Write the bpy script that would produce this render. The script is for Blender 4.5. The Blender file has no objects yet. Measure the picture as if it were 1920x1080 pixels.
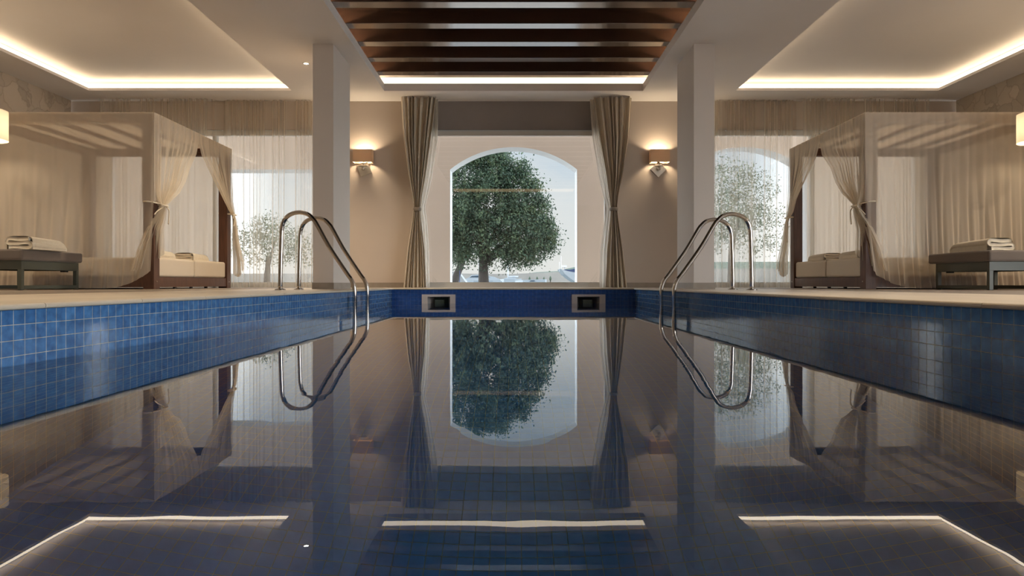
import bpy, bmesh, math, random
import numpy as np
from mathutils import Vector, Matrix, noise

random.seed(7)
sc = bpy.context.scene
COL = sc.collection
PI = math.pi

# ------------------------------------------------------------------ camera
F = 1255.0                      # focal length in pixels of the 1920 wide frame
CZ = 0.264                      # camera height above the water (z = 0)
cam = bpy.data.cameras.new('camera')
cam.sensor_width = 36.0
cam.lens = F * 36.0 / 1920.0
cam.shift_x = -3.0 / 1920.0
cam.shift_y = -9.0 / 1920.0
cam.clip_start = 0.02
cam.clip_end = 2000
co = bpy.data.objects.new('camera', cam)
co.location = (0, 0, CZ)
co.rotation_euler = (PI / 2, 0, 0)
COL.objects.link(co)
sc.camera = co

# ------------------------------------------------------------------ view
sc.view_settings.view_transform = 'Standard'
sc.view_settings.look = 'None'
sc.view_settings.gamma = 1.0
sc.view_settings.use_curve_mapping = False
sc.view_settings.exposure = 0.0
cy = sc.cycles
cy.use_denoising = True
cy.max_bounces = 12
cy.diffuse_bounces = 5
cy.glossy_bounces = 6
cy.transmission_bounces = 8
cy.transparent_max_bounces = 32
cy.sample_clamp_indirect = 4.0
cy.sample_clamp_direct = 0.0
cy.blur_glossy = 0.3

# ------------------------------------------------------------------ world: bright overcast sky with soft clouds
W = bpy.data.worlds.new('sky')
sc.world = W
W.use_nodes = True
wt = W.node_tree
wt.nodes.clear()
def wn(t, **k):
    n = wt.nodes.new(t)
    for a, b in k.items():
        setattr(n, a, b)
    return n
tc = wn('ShaderNodeTexCoord')
sep = wn('ShaderNodeSeparateXYZ')
wt.links.new(tc.outputs['Generated'], sep.inputs[0])
grad = wn('ShaderNodeValToRGB')
wt.links.new(sep.outputs['Z'], grad.inputs[0])
g = grad.color_ramp
g.elements[0].position = 0.0
g.elements[0].color = (0.92, 0.91, 0.87, 1)
g.elements[1].position = 0.6
g.elements[1].color = (0.33, 0.50, 0.80, 1)
e = g.elements.new(0.12); e.color = (0.78, 0.84, 0.88, 1)
e = g.elements.new(0.25); e.color = (0.55, 0.69, 0.84, 1)
mp = wn('ShaderNodeMapping')
mp.inputs['Scale'].default_value = (1.0, 1.0, 2.2)
mp.inputs['Location'].default_value = (0.35, 0.0, 0.3)
wt.links.new(tc.outputs['Generated'], mp.inputs[0])
nz = wn('ShaderNodeTexNoise')
nz.inputs['Scale'].default_value = 4.0
nz.inputs['Detail'].default_value = 6.0
nz.inputs['Roughness'].default_value = 0.55
wt.links.new(mp.outputs[0], nz.inputs['Vector'])
cr = wn('ShaderNodeValToRGB')
cr.color_ramp.elements[0].position = 0.40
cr.color_ramp.elements[1].position = 0.62
wt.links.new(nz.outputs[0], cr.inputs[0])
mx = wn('ShaderNodeMix', data_type='RGBA')
wt.links.new(cr.outputs[0], mx.inputs[0])
wt.links.new(grad.outputs[0], mx.inputs[6])
mx.inputs[7].default_value = (0.90, 0.90, 0.88, 1)
bg = wn('ShaderNodeBackground')
# sky strength raised on the side behind the camera, added to fill the room
br_ = wn('ShaderNodeMapRange')
br_.inputs['From Min'].default_value = 0.35; br_.inputs['From Max'].default_value = -0.6
br_.inputs['To Min'].default_value = 0.98; br_.inputs['To Max'].default_value = 1.6
wt.links.new(sep.outputs['Y'], br_.inputs[0])
# and raised out of view to the sides and higher up, added to light columns and room
ab = wn('ShaderNodeMath', operation='ABSOLUTE'); wt.links.new(sep.outputs['X'], ab.inputs[0])
sx = wn('ShaderNodeMapRange', interpolation_type='SMOOTHSTEP')
sx.inputs['From Min'].default_value = 0.31; sx.inputs['From Max'].default_value = 0.58
sx.inputs['To Min'].default_value = 0.0; sx.inputs['To Max'].default_value = 8.5
wt.links.new(ab.outputs[0], sx.inputs[0])
sz = wn('ShaderNodeMapRange', interpolation_type='SMOOTHSTEP')
sz.inputs['From Min'].default_value = 0.24; sz.inputs['From Max'].default_value = 0.6
sz.inputs['To Min'].default_value = 0.0; sz.inputs['To Max'].default_value = 0.6
wt.links.new(sep.outputs['Z'], sz.inputs[0])
a1 = wn('ShaderNodeMath', operation='ADD'); wt.links.new(sx.outputs[0], a1.inputs[0]); wt.links.new(sz.outputs[0], a1.inputs[1])
a2 = wn('ShaderNodeMath', operation='ADD'); wt.links.new(a1.outputs[0], a2.inputs[0]); wt.links.new(br_.outputs[0], a2.inputs[1])
wt.links.new(a2.outputs[0], bg.inputs['Strength'])
wt.links.new(mx.outputs[2], bg.inputs['Color'])
wo = wn('ShaderNodeOutputWorld')
wt.links.new(bg.outputs[0], wo.inputs['Surface'])

# light levels
LED_SIDE = 24.0
COVE_GLOW = 4.6
LED_CENTRE = 170.0
SCONCE_W = 27.0
LAMP_W = 20.0
SPOT_W = 220.0
WARM = (1.0, 0.76, 0.48)

# ------------------------------------------------------------------ material helpers
class NT:
    def __init__(self, name):
        self.m = bpy.data.materials.new(name)
        self.m.use_nodes = True
        self.t = self.m.node_tree
        self.t.nodes.clear()
        self.out = self.n('ShaderNodeOutputMaterial')
    def n(self, t, **k):
        n = self.t.nodes.new(t)
        for a, b in k.items():
            setattr(n, a, b)
        return n
    def l(self, a, b):
        self.t.links.new(a, b)

def pbr(name, col, rough=0.6, metal=0.0, var=0.0, vscale=5.0, bump=0.0, bscale=60.0, stretch=(1, 1, 1), col2=None, spec=0.5, sheen=0.0, coat=0.0):
    M = NT(name)
    p = M.n('ShaderNodeBsdfPrincipled')
    p.inputs['Base Color'].default_value = (*col, 1)
    p.inputs['Roughness'].default_value = rough
    p.inputs['Metallic'].default_value = metal
    p.inputs['Specular IOR Level'].default_value = spec
    p.inputs['Sheen Weight'].default_value = sheen
    c = M.n('ShaderNodeTexCoord')
    mpn = M.n('ShaderNodeMapping')
    mpn.inputs['Scale'].default_value = stretch
    M.l(c.outputs['Object'], mpn.inputs[0])
    if var > 0 or col2:
        z = M.n('ShaderNodeTexNoise')
        z.inputs['Scale'].default_value = vscale
        z.inputs['Detail'].default_value = 5
        M.l(mpn.outputs[0], z.inputs['Vector'])
        r = M.n('ShaderNodeValToRGB')
        r.color_ramp.elements[0].position = 0.3
        r.color_ramp.elements[1].position = 0.7
        a = col2 if col2 else tuple(max(0, x * (1 - var)) for x in col)
        r.color_ramp.elements[0].color = (*a, 1)
        r.color_ramp.elements[1].color = (*col, 1)
        M.l(z.outputs[0], r.inputs[0])
        M.l(r.outputs[0], p.inputs['Base Color'])
    if bump > 0:
        z2 = M.n('ShaderNodeTexNoise')
        z2.inputs['Scale'].default_value = bscale
        z2.inputs['Detail'].default_value = 4
        M.l(mpn.outputs[0], z2.inputs['Vector'])
        b = M.n('ShaderNodeBump')
        b.inputs['Strength'].default_value = bump
        b.inputs['Distance'].default_value = 0.01
        M.l(z2.outputs[0], b.inputs['Height'])
        M.l(b.outputs[0], p.inputs['Normal'])
    M.l(p.outputs[0], M.out.inputs[0])
    if coat:
        p.inputs['Coat Weight'].default_value = coat; p.inputs['Coat IOR'].default_value = 2.2; p.inputs['Coat Roughness'].default_value = rough
    return M.m

def emit(name, col, strength):
    M = NT(name)
    e = M.n('ShaderNodeEmission')
    e.inputs['Color'].default_value = (*col, 1)
    e.inputs['Strength'].default_value = strength
    M.l(e.outputs[0], M.out.inputs[0])
    return M.m

def cloth(name, col, opacity, trans=0.45, weave=900, var=0.0):
    """thin woven cloth: part of the light passes through the gaps, part scatters in and through the threads"""
    M = NT(name)
    d = M.n('ShaderNodeBsdfDiffuse'); d.inputs['Color'].default_value = (*col, 1)
    t = M.n('ShaderNodeBsdfTranslucent'); t.inputs['Color'].default_value = (*col, 1)
    mix = M.n('ShaderNodeMixShader'); mix.inputs[0].default_value = trans
    M.l(d.outputs[0], mix.inputs[1]); M.l(t.outputs[0], mix.inputs[2])
    if opacity >= 1:
        M.l(mix.outputs[0], M.out.inputs[0])
        return M.m
    tr = M.n('ShaderNodeBsdfTransparent')
    lw = M.n('ShaderNodeLayerWeight'); lw.inputs['Blend'].default_value = 0.5
    # the gaps close as the cloth turns edge-on: 1 - (1 - a) ^ (1 / cos)
    c1 = M.n('ShaderNodeMath', operation='SUBTRACT'); c1.inputs[0].default_value = 1.02; M.l(lw.outputs['Facing'], c1.inputs[1])
    c2 = M.n('ShaderNodeMath', operation='DIVIDE'); c2.inputs[0].default_value = 1.0; M.l(c1.outputs[0], c2.inputs[1])
    c3 = M.n('ShaderNodeMath', operation='POWER'); c3.inputs[0].default_value = 1 - opacity; M.l(c2.outputs[0], c3.inputs[1])
    ma = M.n('ShaderNodeMath', operation='SUBTRACT'); ma.inputs[0].default_value = 1.0; M.l(c3.outputs[0], ma.inputs[1])
    m2 = M.n('ShaderNodeMixShader')
    M.l(ma.outputs[0], m2.inputs[0]); M.l(tr.outputs[0], m2.inputs[1]); M.l(mix.outputs[0], m2.inputs[2])
    M.l(m2.outputs[0], M.out.inputs[0])
    return M.m

def tiles(name, axes, off, c1, c2, grout, size=0.0502, mortar=0.0026, rough=0.09, bumpy=0.14, mott=(0.72, 1.25)):
    """square glazed mosaic; axes picks which two coordinates the grid runs along"""
    M = NT(name)
    c = M.n('ShaderNodeTexCoord')
    s = M.n('ShaderNodeSeparateXYZ'); M.l(c.outputs['Object'], s.inputs[0])
    cb = M.n('ShaderNodeCombineXYZ')
    for i, a in enumerate(axes):
        ad = M.n('ShaderNodeMath', operation='SUBTRACT')
        M.l(s.outputs[a], ad.inputs[0]); ad.inputs[1].default_value = off[i]
        M.l(ad.outputs[0], cb.inputs[i])
    br = M.n('ShaderNodeTexBrick'); br.offset = 0.0; br.squash = 1.0
    br.inputs['Scale'].default_value = 1.0
    br.inputs['Brick Width'].default_value = size
    br.inputs['Row Height'].default_value = size
    br.inputs['Mortar Size'].default_value = mortar / 2
    br.inputs['Mortar Smooth'].default_value = 0.3
    br.inputs['Bias'].default_value = 0.0
    br.inputs['Color1'].default_value = (*c1, 1)
    br.inputs['Color2'].default_value = (*c2, 1)
    br.inputs['Mortar'].default_value = (*grout, 1)
    M.l(cb.outputs[0], br.inputs['Vector'])
    z = M.n('ShaderNodeTexNoise'); z.inputs['Scale'].default_value = 28.0; z.inputs['Detail'].default_value = 3
    M.l(cb.outputs[0], z.inputs['Vector'])
    mr = M.n('ShaderNodeMapRange'); mr.inputs['From Min'].default_value = 0.3; mr.inputs['From Max'].default_value = 0.7
    mr.inputs['To Min'].default_value = mott[0]; mr.inputs['To Max'].default_value = mott[1]
    M.l(z.outputs[0], mr.inputs[0])
    mu = M.n('ShaderNodeVectorMath', operation='SCALE')
    M.l(br.outputs['Color'], mu.inputs[0]); M.l(mr.outputs[0], mu.inputs['Scale'])
    p = M.n('ShaderNodeBsdfPrincipled')
    M.l(mu.outputs[0], p.inputs['Base Color'])
    rr = M.n('ShaderNodeMapRange'); rr.inputs['To Min'].default_value = rough; rr.inputs['To Max'].default_value = 0.7
    M.l(br.outputs['Fac'], rr.inputs[0]); M.l(rr.outputs[0], p.inputs['Roughness'])
    inv = M.n('ShaderNodeMath', operation='MULTIPLY_ADD'); inv.inputs[1].default_value = -1.0; inv.inputs[2].default_value = 1.0
    M.l(br.outputs['Fac'], inv.inputs[0])
    z2 = M.n('ShaderNodeTexNoise'); z2.inputs['Scale'].default_value = 45.0; z2.inputs['Detail'].default_value = 1
    M.l(cb.outputs[0], z2.inputs['Vector'])
    sm = M.n('ShaderNodeMath', operation='MULTIPLY_ADD'); sm.inputs[1].default_value = bumpy
    M.l(z2.outputs[0], sm.inputs[0]); M.l(inv.outputs[0], sm.inputs[2])
    b = M.n('ShaderNodeBump'); b.inputs['Strength'].default_value = 1.0; b.inputs['Distance'].default_value = 0.0012
    M.l(sm.outputs[0], b.inputs['Height']); M.l(b.outputs[0], p.inputs['Normal'])
    M.l(p.outputs[0], M.out.inputs[0])
    return M.m

def planks(name, c1, c2, gap, w=0.14, l=1.8, rough=0.55):
    M = NT(name)
    c = M.n('ShaderNodeTexCoord')
    s = M.n('ShaderNodeSeparateXYZ'); M.l(c.outputs['Object'], s.inputs[0])
    cb = M.n('ShaderNodeCombineXYZ'); M.l(s.outputs[1], cb.inputs[0]); M.l(s.outputs[0], cb.inputs[1])
    br = M.n('ShaderNodeTexBrick'); br.offset = 0.37
    br.inputs['Scale'].default_value = 1.0
    br.inputs['Brick Width'].default_value = l; br.inputs['Row Height'].default_value = w
    br.inputs['Mortar Size'].default_value = 0.002
    br.inputs['Color1'].default_value = (*c1, 1); br.inputs['Color2'].default_value = (*c2, 1); br.inputs['Mortar'].default_value = (*gap, 1)
    M.l(cb.outputs[0], br.inputs['Vector'])
    mp_ = M.n('ShaderNodeMapping'); mp_.inputs['Scale'].default_value = (1.2, 26, 1)
    M.l(cb.outputs[0], mp_.inputs[0])
    z = M.n('ShaderNodeTexNoise'); z.inputs['Scale'].default_value = 2.0; z.inputs['Detail'].default_value = 6
    M.l(mp_.outputs[0], z.inputs['Vector'])
    mr = M.n('ShaderNodeMapRange'); mr.inputs['To Min'].default_value = 0.75; mr.inputs['To Max'].default_value = 1.2
    M.l(z.outputs[0], mr.inputs[0])
    mu = M.n('ShaderNodeVectorMath', operation='SCALE'); M.l(br.outputs['Color'], mu.inputs[0]); M.l(mr.outputs[0], mu.inputs['Scale'])
    p = M.n('ShaderNodeBsdfPrincipled'); p.inputs['Roughness'].default_value = rough
    M.l(mu.outputs[0], p.inputs['Base Color']); M.l(p.outputs[0], M.out.inputs[0])
    return M.m

def stone_wall():
    M = NT('rubble stone cladding')
    c = M.n('ShaderNodeTexCoord')
    zn = M.n('ShaderNodeTexNoise'); zn.inputs['Scale'].default_value = 3.5; zn.inputs['Detail'].default_value = 3
    M.l(c.outputs['Object'], zn.inputs['Vector'])
    mxn = M.n('ShaderNodeMix', data_type='RGBA'); mxn.blend_type = 'LINEAR_LIGHT'; mxn.inputs[0].default_value = 0.18
    M.l(c.outputs['Object'], mxn.inputs[6]); M.l(zn.outputs['Color'], mxn.inputs[7])
    v = M.n('ShaderNodeTexVoronoi', feature='DISTANCE_TO_EDGE'); v.inputs['Scale'].default_value = 4.2
    M.l(mxn.outputs[2], v.inputs['Vector'])
    v2 = M.n('ShaderNodeTexVoronoi'); v2.inputs['Scale'].default_value = 4.2
    M.l(mxn.outputs[2], v2.inputs['Vector'])
    r = M.n('ShaderNodeValToRGB')
    r.color_ramp.elements[0].position = 0.0; r.color_ramp.elements[0].color = (0.42, 0.345, 0.265, 1)
    r.color_ramp.elements[1].position = 0.05; r.color_ramp.elements[1].color = (0.50, 0.42, 0.33, 1)
    M.l(v.outputs['Distance'], r.inputs[0])
    bw = M.n('ShaderNodeSeparateColor'); M.l(v2.outputs['Color'], bw.inputs[0])
    mr = M.n('ShaderNodeMapRange'); mr.inputs['To Min'].default_value = 0.82; mr.inputs['To Max'].default_value = 1.15
    M.l(bw.outputs[0], mr.inputs[0])
    mu = M.n('ShaderNodeVectorMath', operation='SCALE'); M.l(r.outputs[0], mu.inputs[0]); M.l(mr.outputs[0], mu.inputs['Scale'])
    p = M.n('ShaderNodeBsdfPrincipled'); p.inputs['Roughness'].default_value = 0.85
    M.l(mu.outputs[0], p.inputs['Base Color'])
    z2 = M.n('ShaderNodeTexNoise'); z2.inputs['Scale'].default_value = 22; z2.inputs['Detail'].default_value = 5
    M.l(c.outputs['Object'], z2.inputs['Vector'])
    mn = M.n('ShaderNodeMath', operation='MINIMUM'); M.l(v.outputs['Distance'], mn.inputs[0]); mn.inputs[1].default_value = 0.08
    ad = M.n('ShaderNodeMath', operation='MULTIPLY_ADD'); ad.inputs[1].default_value = 0.05
    M.l(z2.outputs[0], ad.inputs[0]); M.l(mn.outputs[0], ad.inputs[2])
    b = M.n('ShaderNodeBump'); b.inputs['Strength'].default_value = 0.9; b.inputs['Distance'].default_value = 0.07
    M.l(ad.outputs[0], b.inputs['Height']); M.l(b.outputs[0], p.inputs['Normal'])
    M.l(p.outputs[0], M.out.inputs[0])
    return M.m

def water_mat():
    M = NT('pool water')
    c = M.n('ShaderNodeTexCoord')
    z = M.n('ShaderNodeTexNoise'); z.inputs['Scale'].default_value = 5.5; z.inputs['Detail'].default_value = 1.5; z.inputs['Distortion'].default_value = 0.4
    M.l(c.outputs['Object'], z.inputs['Vector'])
    b = M.n('ShaderNodeBump'); b.inputs['Strength'].default_value = 1.0; b.inputs['Distance'].default_value = 0.00018
    M.l(z.outputs[0], b.inputs['Height'])
    fr = M.n('ShaderNodeFresnel'); fr.inputs['IOR'].default_value = 1.333; M.l(b.outputs[0], fr.inputs['Normal'])
    gl = M.n('ShaderNodeBsdfGlossy'); gl.inputs['Roughness'].default_value = 0.0; M.l(b.outputs[0], gl.inputs['Normal'])
    gl.inputs['Color'].default_value = (1, 1, 1, 1)
    rf = M.n('ShaderNodeBsdfRefraction'); rf.inputs['IOR'].default_value = 1.333; rf.inputs['Roughness'].default_value = 0.0
    rf.inputs['Color'].default_value = (0.90, 0.98, 1.0, 1); M.l(b.outputs[0], rf.inputs['Normal'])
    mx_ = M.n('ShaderNodeMixShader'); M.l(fr.outputs[0], mx_.inputs[0]); M.l(rf.outputs[0], mx_.inputs[1]); M.l(gl.outputs[0], mx_.inputs[2])
    M.l(mx_.outputs[0], M.out.inputs[0])
    return M.m

def glass_mat():
    M = NT('window glass')
    fr = M.n('ShaderNodeFresnel'); fr.inputs['IOR'].default_value = 1.9
    gl = M.n('ShaderNodeBsdfGlossy'); gl.inputs['Roughness'].default_value = 0.0
    tr = M.n('ShaderNodeBsdfTransparent'); tr.inputs['Color'].default_value = (0.96, 0.98, 0.97, 1)
    mx_ = M.n('ShaderNodeMixShader'); M.l(fr.outputs[0], mx_.inputs[0]); M.l(tr.outputs[0], mx_.inputs[1]); M.l(gl.outputs[0], mx_.inputs[2])
    M.l(mx_.outputs[0], M.out.inputs[0])
    return M.m

def leaf_mat():
    M = NT('leaves')
    c = M.n('ShaderNodeTexCoord')
    z = M.n('ShaderNodeTexNoise'); z.inputs['Scale'].default_value = 2.2; z.inputs['Detail'].default_value = 8; z.inputs['Roughness'].default_value = 0.8
    M.l(c.outputs['Object'], z.inputs['Vector'])
    r = M.n('ShaderNodeValToRGB')
    r.color_ramp.elements[0].position = 0.35; r.color_ramp.elements[0].color = (0.020, 0.036, 0.025, 1)
    r.color_ramp.elements[1].position = 0.68; r.color_ramp.elements[1].color = (0.15, 0.19, 0.09, 1)
    e_ = r.color_ramp.elements.new(0.5); e_.color = (0.050, 0.080, 0.050, 1)
    M.l(z.outputs[0], r.inputs[0])
    d = M.n('ShaderNodeBsdfPrincipled'); d.inputs['Roughness'].default_value = 0.6; d.inputs['Specular IOR Level'].default_value = 0.2; M.l(r.outputs[0], d.inputs['Base Color'])
    t = M.n('ShaderNodeBsdfTranslucent'); M.l(r.outputs[0], t.inputs['Color'])
    mx_ = M.n('ShaderNodeMixShader'); mx_.inputs[0].default_value = 0.3
    M.l(d.outputs[0], mx_.inputs[1]); M.l(t.outputs[0], mx_.inputs[2]); M.l(mx_.outputs[0], M.out.inputs[0])
    return M.m

MT = dict(
    ceil=pbr('ceiling paint', (0.74, 0.70, 0.67), 0.85, var=0.03, vscale=2),
    wall=pbr('beige wall paint', (0.53, 0.45, 0.38), 0.8, var=0.05, vscale=1.5, bump=0.05, bscale=150),
    column=pbr('column paint', (0.60, 0.54, 0.49), 0.75, var=0.03, vscale=2),
    shaded_lintel=pbr('shaded lintel taupe', (0.27, 0.235, 0.22), 0.8, var=0.05),
    base=pbr('grey stone skirting', (0.30, 0.25, 0.20), 0.6, var=0.2, vscale=9),
    stone=stone_wall(),
    coping=pbr('travertine coping', (0.66, 0.57, 0.45), 0.4, var=0.14, vscale=6, bump=0.05, bscale=60, stretch=(1, 0.25, 1)),
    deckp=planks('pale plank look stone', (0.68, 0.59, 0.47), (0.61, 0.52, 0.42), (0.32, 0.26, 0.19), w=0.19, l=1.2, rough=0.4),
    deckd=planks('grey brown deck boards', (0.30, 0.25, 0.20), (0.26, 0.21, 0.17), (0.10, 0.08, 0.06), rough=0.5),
    wood=pbr('dark walnut', (0.125, 0.055, 0.032), 0.42, col2=(0.065, 0.028, 0.018), vscale=4, stretch=(14, 14, 1.2)),
    beam=pbr('lacquered walnut beams', (0.085, 0.042, 0.026), 0.16, col2=(0.045, 0.024, 0.017), vscale=3, stretch=(1.0, 16, 16), spec=0.6, coat=1.0),
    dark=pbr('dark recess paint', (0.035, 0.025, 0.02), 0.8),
    chrome=pbr('polished steel', (0.50, 0.47, 0.44), 0.10, metal=1.0),
    nickel=pbr('brushed nickel', (0.66, 0.62, 0.56), 0.28, metal=1.0),
    frame=pbr('pale metal window frame', (0.55, 0.53, 0.49), 0.45, metal=0.2),
    white=pbr('sky tinted white', (0.46, 0.485, 0.50), 0.7),  # bluish sky light on the arch reveals is put into this colour
    stucco=pbr('pink beige stucco', (0.53, 0.435, 0.355), 0.9, var=0.05, vscale=2, bump=0.1, bscale=80),
    plastic=pbr('off white plastic', (0.62, 0.57, 0.55), 0.4),
    plasticd=pbr('dark wet plastic', (0.10, 0.13, 0.10), 0.4),
    black=pbr('black rubber', (0.012, 0.012, 0.012), 0.6),
    otto=pbr('taupe outdoor fabric', (0.15, 0.118, 0.095), 0.9, var=0.12, vscale=3, bump=0.15, bscale=260, sheen=0.3),
    ottof=pbr('sage grey painted metal', (0.075, 0.080, 0.062), 0.45),
    mattress=pbr('cream mattress fabric', (0.66, 0.57, 0.45), 0.9, var=0.05, vscale=3, bump=0.1, bscale=200),
    towel=pbr('cream terry towel', (0.80, 0.70, 0.53), 0.95, var=0.08, vscale=30, bump=0.6, bscale=260, sheen=0.4),
    sheer=cloth('white window sheer', (0.84, 0.77, 0.66), 0.27, 0.5),
    sheer2=cloth('white thin sheer', (0.90, 0.86, 0.79), 0.72, 0.6),
    bedsheer=cloth('cream bed netting', (0.91, 0.82, 0.69), 0.43, 0.45),
    sleeve=cloth('cream wrapped netting', (0.86, 0.78, 0.68), 0.55, 0.25),
    bedside=cloth('cream tied netting', (0.90, 0.83, 0.71), 0.46, 0.5),
    canopy=cloth('cream canopy cloth', (0.93, 0.86, 0.75), 0.55, 0.8),
    drape=cloth('taupe lined drape', (0.70, 0.62, 0.51), 1.0, 0.12),
    tie=pbr('cream cotton tie', (0.80, 0.72, 0.58), 0.9),
    tiet=pbr('taupe tie band', (0.22, 0.18, 0.145), 0.8),
    shade=cloth('tan lamp shade', (0.62, 0.47, 0.33), 1.0, 0.22),
    shade2=cloth('cream lamp shade', (0.82, 0.74, 0.60), 1.0, 0.22),
    led=emit('warm led', WARM, LED_SIDE),
    ledc=emit('warm led centre', WARM, LED_CENTRE),
    glowb=emit('added cove glow', (1.0, 0.86, 0.66), COVE_GLOW),
    glowd=emit('added cove glow wide', (1.0, 0.84, 0.62), 2.8),
    glowe=emit('added dim cove glow', (1.0, 0.68, 0.36), 1.7),
    bulb=emit('lamp bulb', (1.0, 0.82, 0.58), 6.0),
    water=water_mat(),
    glass=glass_mat(),
    tile_side=tiles('blue mosaic side', (1, 2), (2.091, 0.03), (0.070, 0.190, 0.41), (0.045, 0.135, 0.32), (0.46, 0.46, 0.40)),
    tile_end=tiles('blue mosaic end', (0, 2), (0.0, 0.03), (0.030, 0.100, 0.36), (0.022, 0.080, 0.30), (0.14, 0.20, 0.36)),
    tile_floor=tiles('blue mosaic floor', (0, 1), (0.025, 0.0), (0.055, 0.27, 0.74), (0.050, 0.245, 0.69), (0.26, 0.40, 0.34), mott=(0.92, 1.08)),
    leaf=leaf_mat(),
    bark=pbr('bark', (0.035, 0.028, 0.022), 0.9, var=0.4, vscale=6, bump=0.5, bscale=20),
    ground=pbr('quay paving', (0.30, 0.28, 0.25), 0.8, var=0.2),
    sea=pbr('sea water', (0.06, 0.10, 0.12), 0.15),
    tanhill=pbr('dry tan slope', (0.15, 0.135, 0.11), 0.95, var=0.35, vscale=0.15),
    green=pbr('grey green scrub', (0.10, 0.13, 0.10), 0.95, var=0.3, vscale=0.3),
    boatw=pbr('white gelcoat', (0.24, 0.265, 0.28), 0.3),
    navy=pbr('navy canvas', (0.015, 0.03, 0.08), 0.8),
    slate=pbr('grey slatted roof', (0.30, 0.31, 0.31), 0.8, var=0.4, vscale=6, stretch=(0.3, 6, 6)),
    mast=pbr('grey alloy mast', (0.55, 0.57, 0.58), 0.4),
    darkglass=pbr('tinted boat window', (0.03, 0.05, 0.07), 0.1),
    olive=pbr('dark shrub', (0.04, 0.06, 0.035), 0.9),
)

# ------------------------------------------------------------------ mesh helpers
class MB:
    def __init__(self):
        self.v = []; self.f = []; self.mi = []
    def add(self, vs, fs, mi=0):
        o = len(self.v)
        self.v += [tuple(p) for p in vs]
        self.f += [tuple(o + i for i in q) for q in fs]
        self.mi += [mi] * len(fs)
        return self
    def box(self, x0, x1, y0, y1, z0, z1, mi=0):
        x0, x1 = min(x0, x1), max(x0, x1); y0, y1 = min(y0, y1), max(y0, y1); z0, z1 = min(z0, z1), max(z0, z1)
        v = [(x0, y0, z0), (x1, y0, z0), (x1, y1, z0), (x0, y1, z0), (x0, y0, z1), (x1, y0, z1), (x1, y1, z1), (x0, y1, z1)]
        return self.add(v, [(0, 3, 2, 1), (4, 5, 6, 7), (0, 1, 5, 4), (1, 2, 6, 5), (2, 3, 7, 6), (3, 0, 4, 7)], mi)
    def tube(self, pts, r, n=12, cap=True, mi=0):
        pts = [Vector(p) for p in pts]
        rings = []
        up = None
        for i, p in enumerate(pts):
            t = (pts[min(i + 1, len(pts) - 1)] - pts[max(i - 1, 0)]).normalized()
            if up is None:
                a = Vector((0, 0, 1)) if abs(t.z) < 0.9 else Vector((0, 1, 0))
                up = (a - t * a.dot(t)).normalized()
            else:
                up = (up - t * up.dot(t)).normalized()
            s = t.cross(up)
            rr = r[i] if isinstance(r, (list, tuple)) else r
            rings.append([p + (up * math.cos(2 * PI * k / n) + s * math.sin(2 * PI * k / n)) * rr for k in range(n)])
        vs = [q for ring in rings for q in ring]
        fs = []
        for i in range(len(rings) - 1):
            for k in range(n):
                a = i * n + k; b = i * n + (k + 1) % n
                fs.append((a, b, b + n, a + n))
        if cap:
            fs.append(tuple(reversed(range(n))))
            fs.append(tuple(range((len(rings) - 1) * n, len(rings) * n)))
        return self.add(vs, fs, mi)
    def lathe(self, prof, c=(0, 0, 0), n=32, mi=0, cap=True):
        vs = []
        for r, z in prof:
            for k in range(n):
                a = 2 * PI * k / n
                vs.append((c[0] + r * math.cos(a), c[1] + r * math.sin(a), c[2] + z))
        fs = []
        for i in range(len(prof) - 1):
            for k in range(n):
                a = i * n + k; b = i * n + (k + 1) % n
                fs.append((a, b, b + n, a + n))
        if cap:
            fs.append(tuple(reversed(range(n)))); fs.append(tuple(range((len(prof) - 1) * n, len(prof) * n)))
        return self.add(vs, fs, mi)
    def grid(self, fn, nu, nv, mi=0):
        vs = [fn(i / nu, j / nv) for j in range(nv + 1) for i in range(nu + 1)]
        fs = [(j * (nu + 1) + i, j * (nu + 1) + i + 1, (j + 1) * (nu + 1) + i + 1, (j + 1) * (nu + 1) + i) for j in range(nv) for i in range(nu)]
        return self.add(vs, fs, mi)
    def prism(self, poly, axis, a, b, mi=0):
        """polygon in the two other axes extruded along axis from a to b"""
        def P(p, t):
            if axis == 0: return (t, p[0], p[1])
            if axis == 1: return (p[0], t, p[1])
            return (p[0], p[1], t)
        n = len(poly)
        vs = [P(p, a) for p in poly] + [P(p, b) for p in poly]
        fs = [tuple(range(n)), tuple(reversed(range(n, 2 * n)))] + [(i, (i + 1) % n, (i + 1) % n + n, i + n) for i in range(n)]
        return self.add(vs, fs, mi)
    def build(self, name, mats, parent=None, smooth=False, bevel=0.0, seg=2, fix=False):
        me = bpy.data.meshes.new(name)
        me.from_pydata(self.v, [], self.f)
        if not isinstance(mats, (list, tuple)): mats = [mats]
        for m in mats: me.materials.append(m)
        if len(mats) > 1:
            me.polygons.foreach_set('material_index', self.mi)
        me.validate(); me.update()
        if fix or bevel:
            bm = bmesh.new(); bm.from_mesh(me)
            bmesh.ops.recalc_face_normals(bm, faces=bm.faces)
            bm.to_mesh(me); bm.free()
        if smooth:
            me.shade_smooth()
        o = bpy.data.objects.new(name, me)
        COL.objects.link(o)
        if parent: o.parent = parent
        if bevel:
            md = o.modifiers.new('edges', 'BEVEL'); md.width = bevel; md.segments = seg; md.limit_method = 'ANGLE'; md.angle_limit = math.radians(40)
        return o

def tag(o, label=None, cat=None, group=None, kind=None):
    if label: o['label'] = label
    if cat: o['category'] = cat
    if group: o['group'] = group
    if kind: o['kind'] = kind
    return o

def root(name, loc, label, cat, group=None, kind=None):
    o = bpy.data.objects.new(name, None)
    o.empty_display_size = 0.1
    o.location = loc
    COL.objects.link(o)
    return tag(o, label, cat, group, kind)

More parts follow.
